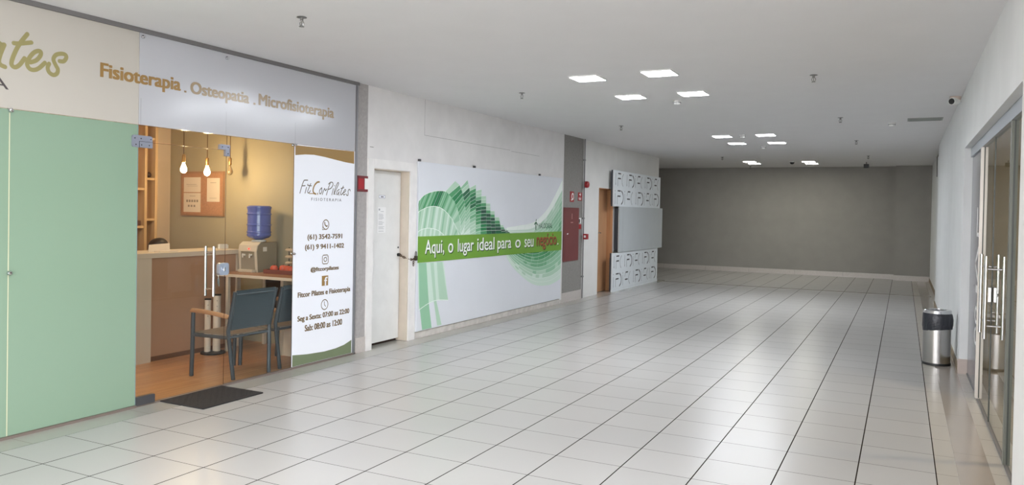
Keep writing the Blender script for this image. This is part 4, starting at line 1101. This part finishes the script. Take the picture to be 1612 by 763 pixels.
# fruit tray
t = thing('fruit_tray', (-0.72, 6.62, 0.872), 'dark red wooden tray on the console table', 'tray')
TRAY = mat('tray_red', (120, 62, 52), 0.5)
b = new(); x0_, x1_, y0_, y1_ = -0.96, -0.46, 6.52, 6.712
box(b, x0_, x1_, y0_, y1_, 0.8725, 0.884); obj('tray_base', b, TRAY, t)
b = new(); box(b, x0_, x1_, y0_, y0_ + 0.012, 0.884, 0.918); box(b, x0_, x1_, y1_ - 0.012, y1_, 0.884, 0.918); box(b, x0_, x0_ + 0.012, y0_ + .012, y1_ - .012, 0.884, 0.918); box(b, x1_ - 0.012, x1_, y0_ + .012, y1_ - .012, 0.884, 0.918)
obj('tray_rim', b, TRAY, t)
fr = [(-0.868, 6.588, 'leftmost red apple in the dark tray'), (-0.712, 6.628, 'middle red apple in the dark tray, sitting highest'), (-0.618, 6.588, 'rightmost red apple in the dark tray'), (-0.795, 6.652, 'red apple behind the others in the tray')]
APPLE = mat('apple_red', (216, 96, 66), 0.35, noise=0.15, nscale=30)
ap = None
for x, y, lb in fr:
    z = 0.8845
    if ap is None:
        ap = thing('apple', (x, y, z), lb, 'apple', 'apples in the tray')
        b = new(); lathe(b, [(0.0, 0.010), (0.012, 0.002), (0.028, 0.003), (0.040, 0.025), (0.043, 0.045), (0.036, 0.068), (0.018, 0.078), (0.004, 0.072), (0.0, 0.070)], (x, y, z), 20); obj('flesh', b, APPLE, ap, True)
        b = new(); tube(b, [(x, y, z + 0.07), (x + 0.003, y, z + 0.085), (x + 0.007, y, z + 0.093)], 0.002, 6); obj('stem', b, mat('stem_brown', (80, 56, 36), 0.7), ap)
    else: copy_thing(ap, (x - fr[0][0], y - fr[0][1], 0), lb)
# small white ornament on the table beside the sticker panel
t = thing('candle_holder', (-0.83, 6.785, 0.872), 'tiered pale ornament on the console table by the sticker panel', 'ornament')
b = new(); cyl(b, (-0.83, 6.785, 0.873), (-0.83, 6.785, 1.16), 0.006, seg=8); lathe(b, [(0.0, 0.0), (0.05, 0.0), (0.05, 0.012), (0.01, 0.02), (0.0, 0.02)], (-0.83, 6.785, 0.873), 18); obj('stem', b, BLACK, t, True)
for z in (0.965, 1.035, 1.115):
    b = new(); lathe(b, [(0.008, 0.0), (0.040, 0.004), (0.046, 0.016), (0.034, 0.03), (0.008, 0.034)], (-0.83, 6.785, z), 18); obj('dish', b, mat('pale_shell', (216, 196, 170), 0.4), t, True)

# white card box on the counter
t = thing('card_holder', (-1.55, 6.50, 1.12), 'small white card holder on the far end of the counter', 'card holder')
b = new(); box(b, -1.60, -1.535, 6.44, 6.57, 1.1205, 1.128); obj('base', b, CW, t)
b = new(); polyx(b, [(6.44, 1.128), (6.57, 1.128), (6.57, 1.168), (6.44, 1.172)], -1.56, -1.555); polyx(b, [(6.445, 1.128), (6.565, 1.128), (6.565, 1.178), (6.445, 1.18)], -1.59, -1.562); obj('card', b, WHITE_PL, t)
# open white folder leaning on the counter in front of the receptionist
t = thing('white_folder', (-1.68, 5.68, 1.12), 'white folder propped up on the counter before the receptionist', 'folder')
PAPER = mat('folder_white', (226, 212, 200), 0.5)
b = new()
q = [(-1.60, 5.535, 1.1215), (-1.60, 5.80, 1.1215), (-1.645, 5.835, 1.205), (-1.645, 5.58, 1.195)]
f1 = [b.verts.new(p) for p in q]; f2 = [b.verts.new((p[0] - 0.006, p[1], p[2])) for p in q]
b.faces.new(f1); b.faces.new(f2[::-1])
for i in range(4): b.faces.new((f1[i], f2[i], f2[(i + 1) % 4], f1[(i + 1) % 4]))
obj('cover', b, PAPER, t)
b = new(); box(b, -1.595, -1.50, 5.60, 5.83, 1.1205, 1.131, bev=0.002); obj('papers', b, PAPER, t)

# receptionist: one continuous body
SKIN = mat('skin', (176, 122, 94), 0.5)
def skin_body(name, verts, edges, mats_, parent, sub=2):
    me = bpy.data.meshes.new(name)
    off = wloc(parent)
    me.from_pydata([tuple(Vector(v[0]) - off) for v in verts], edges, [])
    o = bpy.data.objects.new(name, me); COL.objects.link(o); o.parent = parent
    bpy.context.view_layer.objects.active = o
    md = o.modifiers.new('Skin', 'SKIN'); md.use_smooth_shade = True
    for i, v in enumerate(verts):
        me.skin_vertices[0].data[i].radius = v[1]
    me.skin_vertices[0].data[0].use_root = True
    sb = o.modifiers.new('Subdivision', 'SUBSURF'); sb.levels = sub; sb.render_levels = sub
    for m in mats_: me.materials.append(m)
    return o
PX_, PY_ = -2.12, 6.06
hd = (PX_ + 0.02, PY_, 1.135)
t = thing('person', (PX_, PY_, 0), 'person with dark hair sitting behind the reception counter', 'person')
px, py = PX_, PY_
V = [((px - 0.05, py, 0.50), (0.15, 0.12)), ((px - 0.04, py, 0.68), (0.14, 0.10)), ((px - 0.02, py, 0.86), (0.16, 0.11)), ((px - 0.01, py, 0.955), (0.06, 0.06)), ((px + 0.01, py, 1.03), (0.055, 0.055)), ((px + 0.03, py, 1.10), (0.078, 0.085)), ((px + 0.02, py, 1.16), (0.074, 0.085)),
     ((px - 0.02, py - 0.18, 0.88), (0.05, 0.05)), ((px + 0.06, py - 0.23, 0.70), (0.042, 0.042)), ((px + 0.26, py - 0.14, 0.74), (0.032, 0.032)), ((px + 0.34, py - 0.10, 0.75), (0.030, 0.02)),
     ((px - 0.02, py + 0.18, 0.88), (0.05, 0.05)), ((px + 0.06, py + 0.23, 0.70), (0.042, 0.042)), ((px + 0.26, py + 0.14, 0.74), (0.032, 0.032)), ((px + 0.34, py + 0.10, 0.75), (0.030, 0.02)),
     ((px + 0.05, py - 0.10, 0.49), (0.085, 0.085)), ((px + 0.38, py - 0.11, 0.48), (0.06, 0.06)), ((px + 0.38, py - 0.11, 0.10), (0.04, 0.04)), ((px + 0.50, py - 0.11, 0.045), (0.032, 0.04)),
     ((px + 0.05, py + 0.10, 0.49), (0.085, 0.085)), ((px + 0.38, py + 0.11, 0.48), (0.06, 0.06)), ((px + 0.38, py + 0.11, 0.10), (0.04, 0.04)), ((px + 0.50, py + 0.11, 0.045), (0.032, 0.04))]
Ed = [(0, 1), (1, 2), (2, 3), (3, 4), (4, 5), (5, 6), (2, 7), (7, 8), (8, 9), (9, 10), (2, 11), (11, 12), (12, 13), (13, 14), (0, 15), (15, 16), (16, 17), (17, 18), (0, 19), (19, 20), (20, 21), (21, 22)]
for s_ in (-1, 1):
    wi = 10 if s_ < 0 else 14
    for k in range(4):
        n0 = len(V); yy = py + s_ * 0.10 + (k - 1.5) * 0.016
        V.append(((px + 0.385, yy, 0.752), (0.009, 0.009))); V.append(((px + 0.385 + 0.028 + 0.006 * (k in (1, 2)), yy, 0.748), (0.008, 0.008))); V.append(((px + 0.385 + 0.045 + 0.01 * (k in (1, 2)), yy, 0.738), (0.0075, 0.0075)))
        Ed += [(wi, n0), (n0, n0 + 1), (n0 + 1, n0 + 2)]
    n0 = len(V); V.append(((px + 0.355, py + s_ * 0.10 - s_ * 0.035, 0.75), (0.010, 0.010))); V.append(((px + 0.385, py + s_ * 0.10 - s_ * 0.05, 0.745), (0.009, 0.009))); Ed += [(wi, n0), (n0, n0 + 1)]
skin_body('body', V, Ed, [SKIN], t, 2)
b = new()
hc = Vector((px + 0.018, py, 1.135))
for i in range(1):
    prof_h = []
    rr = 0.112
    seg = 28; rings = []
    for j in range(0, 11):
        ph = math.radians(-22 + 112 * j / 10)
        ring_ = []
        for k in range(seg):
            a = 2 * math.pi * k / seg
            lift = 0.045 * max(0, math.cos(a)) * (1 - j / 10)
            ring_.append(b.verts.new((hc.x + 0.118 * math.cos(ph) * math.cos(a) - 0.004, hc.y + 0.100 * math.cos(ph) * math.sin(a), hc.z + 0.108 * math.sin(ph) + lift)))
        rings.append(ring_)
    for A, B in zip(rings, rings[1:]):
        for k in range(seg): b.faces.new((A[k], A[(k + 1) % seg], B[(k + 1) % seg], B[k]))
    bmesh.ops.remove_doubles(b, verts=b.verts[:], dist=1e-5)
obj('hair', b, mat('dark_hair', (44, 36, 36), 0.5, noise=0.2, nscale=50), t, True)
b = new()
lathe(b, [(0.185, 0.0), (0.180, 0.12), (0.165, 0.26), (0.185, 0.36), (0.17, 0.42), (0.075, 0.465), (0.062, 0.47)], (px - 0.03, py, 0.505), 28)
for v in b.verts: v.co.x = px - 0.03 + (v.co.x - px + 0.03) * 0.72
obj('blouse', b, mat('navy_blouse', (70, 78, 100), 0.8), t, True)
for s_ in (-1, 1):
    b = new(); cyl(b, (hd[0] + 0.088, py + s_ * 0.032, 1.125), (hd[0] + 0.094, py + s_ * 0.032, 1.125), 0.010, seg=10); obj('eye', b, BLACK, t)
    b = new(); lathe(b, [(0.012, 0.0), (0.024, 0.004), (0.018, 0.010), (0.0, 0.011)], (hd[0] + 0.0, py + s_ * 0.078 - (0.0055), 1.10), 12, axis='y'); obj('ear', b, SKIN, t, True)
b = new(); polyx(b, [(py - 0.012, 1.075), (py + 0.012, 1.075), (py + 0.006, 1.115), (py - 0.006, 1.115)], hd[0] + 0.075, hd[0] + 0.108); obj('nose', b, SKIN, t)
b = new(); box(b, hd[0] + 0.085, hd[0] + 0.094, py - 0.024, py + 0.024, 1.045, 1.053); obj('mouth', b, mat('lips', (150, 86, 78), 0.5), t)
t = thing('office_stool', (px - 0.02, py, 0), 'round dark stool behind the reception counter', 'stool')
SEATM = mat('stool_seat', (60, 60, 64), 0.7)
b = new(); lathe(b, [(0.0, 0.35), (0.19, 0.35), (0.20, 0.37), (0.19, 0.385), (0.0, 0.385)], (px - 0.02, py, 0), 24); obj('seat', b, SEATM, t, True)
b = new(); cyl(b, (px - 0.02, py, 0.02), (px - 0.02, py, 0.35), 0.025, seg=12); obj('post', b, STEEL, t, True)
b = new(); lathe(b, [(0.0, 0.0015), (0.2, 0.0015), (0.2, 0.015), (0.03, 0.03), (0.0, 0.03)], (px - 0.02, py, 0), 24); obj('base', b, STEEL, t, True)

# shelving unit on the back wall
t = thing('shelving_unit', (-2.85, 6.1, 0), 'open pine shelving unit on the shop back wall', 'shelving')
F0, F1 = -2.998, -2.72
ups = [5.30, 5.62, 5.94, 6.225, 6.375, 6.515]
ups = [5.55, 5.80, 6.035, 6.275, 6.395, 6.54]
UPR = [5.36, 5.75, 6.14, 6.355, 6.50]
for y in UPR:
    b = new(); box(b, F0, F1, y, y + 0.035, 0, 2.75); obj('upright', b, PINE, t)
for i, hs in enumerate(((0.5, 1.1, 1.6, 2.2), (0.3, 0.95, 1.5, 2.05), (0.55, 1.335, 1.79, 2.30), (0.6, 1.423, 1.915, 2.40))):
    for z in hs:
        b = new(); box(b, F0, F1 - 0.01, UPR[i] + 0.035, UPR[i + 1], z, z + 0.028); obj('shelf', b, PINE, t)
b = new(); box(b, F0, F1 + 0.004, UPR[0] - 0.01, UPR[-1] + 0.045, 2.75, 2.785); obj('top_board', b, PINE, t)
def ball(name, x, y, z, r, m, lb, cat):
    b = new(); lathe(b, [(0.0, 0.0)] + [(r * math.sin(math.pi * k / 12), r - r * math.cos(math.pi * k / 12)) for k in range(1, 12)] + [(0.0, 2 * r)], (x, y, z), 20)
    tag(obj(name, b, m, None, True), lb, cat)
ball('ball', -2.76, 6.435, 1.9435, 0.034, mat('dark_ball', (60, 40, 34), 0.4), 'small dark ball on the pine shelf near the bulb', 'ball')
b = new(); box(b, -2.80, -2.735, 6.25, 6.32, 1.3632, 1.42, bev=0.004); box(b, -2.797, -2.738, 6.253, 6.317, 1.42, 1.424)
tag(obj('storage_box', b, mat('box_brown', (96, 62, 48), 0.6)), 'small brown box on a lower pine shelf', 'box')

# cork board on the olive wall
t = thing('cork_board', (-2.4, 6.94, 1.51), 'framed cork notice board on the olive shop wall', 'notice board')
cx0, cx1, cz0, cz1 = -2.755, -2.05, 1.512, 2.022
b = new(); box(b, cx0, cx1, 6.932, 6.9495, cz0, cz1); obj('cork_panel', b, mat('cork', (184, 136, 104), 0.9, noise=0.15, nscale=60), t)
b = new(); w_ = 0.022
for a0, a1, c0, c1 in ((cx0 - w_, cx1 + w_, cz1, cz1 + w_), (cx0 - w_, cx1 + w_, cz0 - w_, cz0), (cx0 - w_, cx0, cz0, cz1), (cx1, cx1 + w_, cz0, cz1)): box(b, a0, a1, 6.925, 6.9495, c0, c1)
obj('frame', b, mat('frame_wood', (166, 126, 96), 0.5), t)
def sheet_paper(x0, x1, z0, z1, lb, lines):
    tt = thing('notice_paper', ((x0 + x1) / 2, 6.931, z0), lb, 'paper', 'papers pinned on the cork board')
    b = new(); box(b, x0, x1, 6.9298, 6.9318, z0, z1); obj('paper_sheet', b, mat('notice_paper', (230, 216, 202), 0.7), tt)
    b = new()
    for (a0, a1, c0, c1) in lines: box(b, a0, a1, 6.9292, 6.9298, c0, c1)
    obj('printed_marks', b, mat('grey_print', (150, 138, 128), 0.7), tt)
sheet_paper(-2.728, -2.430, 1.785, 1.972, 'blank looking white paper at the top of the cork board', [(-2.68, -2.50, 1.88, 1.884), (-2.66, -2.48, 1.86, 1.863)])
sheet_paper(-2.728, -2.428, 1.535, 1.775, 'white paper with two rows of marks on the cork board', [(-2.68 + i * 0.045, -2.65 + i * 0.045, 1.66, 1.69) for i in range(5)] + [(-2.65 + i * 0.05, -2.62 + i * 0.05, 1.60, 1.625) for i in range(3)] + [(-2.62, -2.52, 1.735, 1.74)])
sheet_paper(-2.318, -2.100, 1.668, 1.962, 'tall white paper hanging on the window side of the cork board', [(-2.27, -2.15, 1.71, 1.714), (-2.26, -2.16, 1.90, 1.905)])

# pendant bulbs
BULB = bpy.data.materials.new('lit_bulb'); BULB.use_nodes = True
nt = BULB.node_tree; nt.nodes.clear(); o_ = nt.nodes.new('ShaderNodeOutputMaterial'); e_ = nt.nodes.new('ShaderNodeEmission')
e_.inputs[0].default_value = (1.0, 0.70, 0.38, 1); e_.inputs[1].default_value = 95.0; nt.links.new(e_.outputs[0], o_.inputs[0])
BRASS = mat('brass_socket', (176, 136, 82), 0.3, metal=0.7)
CORD = mat('brown_cord', (96, 66, 44), 0.7)
BPROF = [(0.012, 0.115), (0.014, 0.10), (0.024, 0.075), (0.032, 0.05), (0.034, 0.035), (0.028, 0.014), (0.014, 0.002), (0.0, 0.0)]
def pendant(x, y, z, lb, m):
    t = thing('pendant_bulb', (x, y, H), lb, 'pendant lamp', 'bare bulbs over the reception counter')
    b = new(); cyl(b, (x, y, z + 0.164), (x, y, H - 0.001), 0.004, seg=8); obj('cord', b, CORD, t)
    b = new(); lathe(b, [(0.006, 0.205), (0.018, 0.195), (0.019, 0.12), (0.015, 0.112), (0.0, 0.112)], (x, y, z - 0.04), 14); obj('socket', b, BRASS, t, True)
    b = new(); lathe(b, BPROF, (x, y, z - 0.045), 18); obj('bulb', b, m, t, True)
pendant(-1.7, 6.051, 2.02, 'lit bare bulb nearest the shelving', BULB)
pendant(-1.7, 6.376, 2.005, 'lit bare bulb hanging over the cork board', BULB)
pendant(-1.7, 6.714, 2.03, 'unlit clear bulb hanging beside the door edge', mat('clear_bulb', (226, 206, 170), 0.1, trans=0.8))

# cup tubes on a stand
t = thing('cup_dispenser', (-1.33, 6.14, 0), 'two upright white cup tubes on a dark base', 'cup dispenser')
b = new(); lathe(b, [(0.0, 0.0015), (0.13, 0.0015), (0.13, 0.02), (0.0, 0.03)], (-1.30, 6.13, 0), 24); obj('base', b, BLACK, t, True)
for x, y, r, h in ((-1.335, 6.085, 0.033, 0.590), (-1.285, 6.165, 0.040, 0.635)):
    b = new(); lathe(b, [(r, 0.025), (r, h), (r * 0.8, h), (r * 0.8, 0.05), (0.0, 0.05)], (x, y, 0), 20); tb_ = obj('tube', b, mat('tube_white', (226, 214, 202), 0.4), t, True)
    b = new(); lathe(b, [(r * 0.78, h + 0.001), (r + 0.003, h + 0.001), (r + 0.004, h + 0.014), (r * 0.8, h + 0.014)], (x, y, 0), 20); obj('rim', b, BLACK, tb_, True)
    b = new()
    for k in range(3): box(b, x + r * 0.70, x + r * 0.74 + 0.004, y - r * 0.70, y - r * 0.62, h - 0.06 - k * 0.06, h - 0.05 - k * 0.06)
    obj('marking', b, DARK_TXT, tb_)

# chairs
CF = mat('chair_frame', (66, 72, 80), 0.4, metal=0.3); SLING = mat('sling_fabric', (60, 70, 79), 0.7, noise=0.06, nscale=60); SEATF = mat('sling_seat', (128, 112, 100), 0.7, noise=0.05, nscale=60)
def make_chair(lb):
    t = thing('armchair', (-0.33, 5.49, 0), lb, 'chair', 'chairs at the console table')
    F = {'fl': (-0.575, 5.215), 'fr': (-0.615, 5.775), 'bl': (-0.105, 5.285), 'br': (-0.075, 5.705)}
    fh = {'fl': 0.615, 'fr': 0.615}
    for s_, fk, bk in ((-1, 'fl', 'bl'), (1, 'fr', 'br')):
        fx_, fy = F[fk]; bx_, by = F[bk]
        b = new(); tube(b, [(fx_, fy, 0.0015), (fx_ + 0.01, fy, 0.30), (fx_ + 0.015, fy, 0.605)], 0.020, 10); obj('leg', b, CF, t, True)
        yb = 5.23 if s_ < 0 else 5.75
        b = new(); tube(b, [(bx_, by, 0.0015), (bx_ - 0.02, (by + yb) / 2, 0.30), (-0.12, yb, 0.46), (-0.075, yb, 0.66), (-0.035, yb, 0.83)], 0.019, 10); obj('leg', b, CF, t, True)
        b = new()
        n = 8
        pts = [(fx_ - 0.01 + (-0.10 - fx_) * k / n, fy + (yb - fy) * k / n, 0.625 - 0.035 * (k / n) ** 2) for k in range(n + 1)]
        tube(b, pts, 0.024, 10, sx=0.5); obj('armrest', b, ARMWOOD, t, True)
        b = new(); tube(b, [(fx_ + 0.012, fy, 0.395), (-0.115, yb, 0.40)], 0.020, 8, sx=0.6); obj('side_rail', b, CF, t, True)
    b = new(); tube(b, [(-0.57, 5.215, 0.395), (-0.605, 5.775, 0.395)], 0.013, 8); tube(b, [(-0.115, 5.23, 0.40), (-0.115, 5.75, 0.40)], 0.013, 8); tube(b, [(-0.045, 5.235, 0.80), (-0.045, 5.745, 0.80)], 0.012, 8)
    obj('cross_rail', b, CF, t, True)
    def sl(pa, pb, th_, name, m):
        b = new(); nn = 10
        A = []; B = []
        for i in range(nn + 1):
            ra, rb = [], []
            for j in range(nn + 1):
                u, v = i / nn, j / nn
                p = Vector(pa[0]).lerp(Vector(pa[1]), u).lerp(Vector(pb[0]).lerp(Vector(pb[1]), u), v)
                sag = 0.018 * math.sin(math.pi * v) * math.sin(math.pi * min(1, u * 1.0) * 0.9 + 0.1)
                p = p + Vector(th_[1]) * sag
                ra.append(b.verts.new(p)); rb.append(b.verts.new(p + Vector(th_[0])))
            A.append(ra); B.append(rb)
        for i in range(nn):
            for j in range(nn):
                b.faces.new((A[i][j], A[i + 1][j], A[i + 1][j + 1], A[i][j + 1])); b.faces.new((B[i][j], B[i][j + 1], B[i + 1][j + 1], B[i + 1][j]))
        for i in range(nn):
            b.faces.new((A[i][0], B[i][0], B[i + 1][0], A[i + 1][0])); b.faces.new((A[i][nn], A[i + 1][nn], B[i + 1][nn], B[i][nn]))
            b.faces.new((A[0][i], A[0][i + 1], B[0][i + 1], B[0][i])); b.faces.new((A[nn][i], B[nn][i], B[nn][i + 1], A[nn][i + 1]))
        obj(name, b, m, t, True)
    sl([(-0.560, 5.235, 0.412), (-0.135, 5.245, 0.415)], [(-0.590, 5.755, 0.412), (-0.135, 5.735, 0.415)], ((0, 0, 0.008), (0, 0, -1)), 'seat', SEATF)
    sl([(-0.105, 5.245, 0.47), (-0.038, 5.245, 0.84)], [(-0.105, 5.735, 0.47), (-0.038, 5.735, 0.84)], ((0.008, 0, -0.002), (-1, 0, 0)), 'backrest', SLING)
    return t
c1 = make_chair('blue sling armchair with wooden arm just inside the glass door')
copy_thing(c1, (0.0, 0.605, 0), 'blue sling armchair half hidden by the white sticker panel')

# unseen ceiling lamp, added as fill light for the shop interior
t = thing('unseen_shop_lamp', (-1.2, 3.6, H), 'added unseen fill lamp on the left shop ceiling', 'ceiling light')
b = new(); lathe(b, [(0.20, -0.001), (0.21, -0.05), (0.19, -0.055)], (-1.2, 3.6, H), 32); obj('housing', b, WHITE_PL, t, True)
WARM = bpy.data.materials.new('warm_diffuser'); WARM.use_nodes = True
nt = WARM.node_tree; nt.nodes.clear(); o_ = nt.nodes.new('ShaderNodeOutputMaterial'); e_ = nt.nodes.new('ShaderNodeEmission')
e_.inputs[0].default_value = (1.0, 0.80, 0.60, 1); e_.inputs[1].default_value = 46.0; nt.links.new(e_.outputs[0], o_.inputs[0])
b = new(); cyl(b, (-1.2, 3.6, H - 0.06), (-1.2, 3.6, H - 0.045), 0.19, seg=32); obj('diffuser', b, WARM, t)

# ------------------------------------------------------------------ right shop
GX = 6.07
bm = new(); box(bm, GX - 0.022, GX + 0.022, 4.955, 9.448, 2.275, 2.368)
struct('trim_8', bm, mat('rail_bluegrey', (160, 166, 174), 0.4, metal=0.4), 'grey metal header rail over the right glass shopfront', 'trim')
bm = new(); box(bm, GX - 0.012, GX + 0.012, 4.955, 9.448, 0.0, 0.012)
struct('trim_9', bm, GREYBAR, 'thin floor channel under the right glass shopfront', 'trim')
def side_pane(name, y0, y1, z0, z1, m, lb, cat='glass panel'):
    r = thing(name, (GX, (y0 + y1) / 2, z0), lb, cat, kind='structure')
    b = new(); facex(b, [(y0, z0), (y1, z0), (y1, z1), (y0, z1)], GX); obj('glass_pane', b, m, r)
    b = new(); e = 0.004
    box(b, GX - 0.005, GX + 0.005, y0, y0 + e, z0, z1); box(b, GX - 0.005, GX + 0.005, y1 - e, y1, z0, z1); obj('pane_edge', b, mat('dark_pane_edge', (70, 74, 70), 0.3), r)
    return r
FILM = mat('grey_film', (112, 110, 116), 0.2, spec=0.5)
r = thing('window_8', (GX, 8.9, 0.012), 'narrow grey film covered glass with white marks', 'glass panel', kind='structure')
b = new(); box(b, GX - 0.004, GX + 0.004, 8.24, 9.445, 0.012, 2.274); obj('glass_pane', b, FILM, r)
# upright white letters read along the pane, bottom to top, seen at a glancing angle
b = new(); q = GX - 0.0045
def flat(y0, y1, z0, z1): box(b, q - 0.0006, q, y0, y1, z0, z1)
flat(8.62, 8.70, 1.50, 1.74); flat(8.40, 8.70, 1.46, 1.50)
bx = [(8.45, 1.36), (8.78, 1.20), (8.45, 1.04)]
for a, c_ in zip(bx, bx[1:]):
    d_ = Vector((c_[0] - a[0], c_[1] - a[1])); n_ = Vector((-d_.y, d_.x)).normalized() * 0.028
    b.faces.new([b.verts.new((q, *(Vector(p) + s_ * n_))) for p, s_ in ((a, 1), (c_, 1), (c_, -1), (a, -1))])
flat(8.40, 8.66, 0.93, 1.00)
for zc in (0.72, 0.52):
    k = 16
    for i in range(k):
        a0, a1 = 2 * math.pi * i / k, 2 * math.pi * (i + 1) / k
        if zc < 0.6 and 3 < i < 7: continue
        b.faces.new([b.verts.new((q, 8.55 + r_ * 1.6 * math.cos(a), zc + r_ * math.sin(a))) for r_, a in ((0.055, a0), (0.085, a0), (0.085, a1), (0.055, a1))])
obj('white_marks', b, WHITE_PL, r)
b = new(); box(b, GX - 0.02, GX + 0.02, 8.13, 8.235, 0.0125, 2.274); box(b, GX - 0.028, GX - 0.0201, 8.15, 8.17, 0.0125, 2.274); obj('frame_post', b, mat('post_cream', (206, 200, 192), 0.35, metal=0.3), r)
side_pane('door_4', 7.215, 8.120, 0.02, 2.274, CLEAR_R, 'far leaf of the right glass double door', 'door')
dr4 = [o for o in S.objects if o.name == 'door_4'][0]
dr5 = side_pane('door_5', 6.06, 7.205, 0.02, 2.274, CLEAR_R, 'near leaf of the right glass double door', 'door')
side_pane('window_9', 4.96, 6.0, 0.02, 2.274, CLEAR_R, 'clear fixed pane nearest in the right shopfront')
bm = new(); box(bm, GX - 0.02, GX + 0.02, 6.005, 6.055, 0.0125, 2.274)
struct('trim_10', bm, mat('post_greygreen', (112, 114, 106), 0.4, metal=0.3), 'grey upright between the near right shopfront panes', 'trim')
for dd, y in ((dr4, 7.42), (dr5, 7.02)):
    for xo in (-0.058, 0.058):
        b = new(); cyl(b, (GX + xo, y, 0.70), (GX + xo, y, 1.34), 0.0135, seg=16)
        for z in (0.80, 1.24): cyl(b, (GX, y, z), (GX + xo, y, z), 0.008, seg=10)
        obj('handle', b, STEEL, dd, True)
b = new(); 
for xo in (-1, 1): box(b, GX + xo * 0.006, GX + xo * 0.030, 7.16, 7.205, 0.97, 1.09, bev=0.004)
cyl(b, (GX - 0.03, 7.18, 1.03), (GX - 0.045, 7.18, 1.03), 0.012, seg=12)
obj('lock', b, STEEL, dr5)
# room behind it
bm = new(); f = bm.faces.new([bm.verts.new(p) for p in ((6.30, 1.0, 0.0), (10.2, 1.0, 0.0), (10.2, 9.6, 0.0), (6.30, 9.6, 0.0))])
struct('floor_right_shop', bm, TILE, 'cream tile floor inside the right shop', 'floor')
bm = new(); box(bm, 10.2, 10.35, 0.85, 9.7, 0, H); box(bm, 6.25, 10.2, 9.55, 9.7, 0, H); box(bm, 6.3, 10.2, 0.85, 1.0, 0, H)
struct('wall_right_shop', bm, wall_paint('shop_beige', (190, 178, 150)), 'beige walls inside the right shop', 'wall')
WARM2 = bpy.data.materials.new('warm_diffuser_bright'); WARM2.use_nodes = True
nt = WARM2.node_tree; nt.nodes.clear(); o_ = nt.nodes.new('ShaderNodeOutputMaterial'); e_ = nt.nodes.new('ShaderNodeEmission')
e_.inputs[0].default_value = (1.0, 0.80, 0.60, 1); e_.inputs[1].default_value = 95.0; nt.links.new(e_.outputs[0], o_.inputs[0])
t = thing('unseen_shop_lamp', (8.2, 6.6, H), 'round ceiling lamp inside the right shop', 'ceiling light')
b = new(); lathe(b, [(0.20, -0.001), (0.21, -0.05), (0.19, -0.055)], (8.2, 6.6, H), 32); obj('housing', b, WHITE_PL, t, True)
b = new(); cyl(b, (8.2, 6.6, H - 0.06), (8.2, 6.6, H - 0.045), 0.19, seg=32); obj('diffuser', b, WARM2, t)
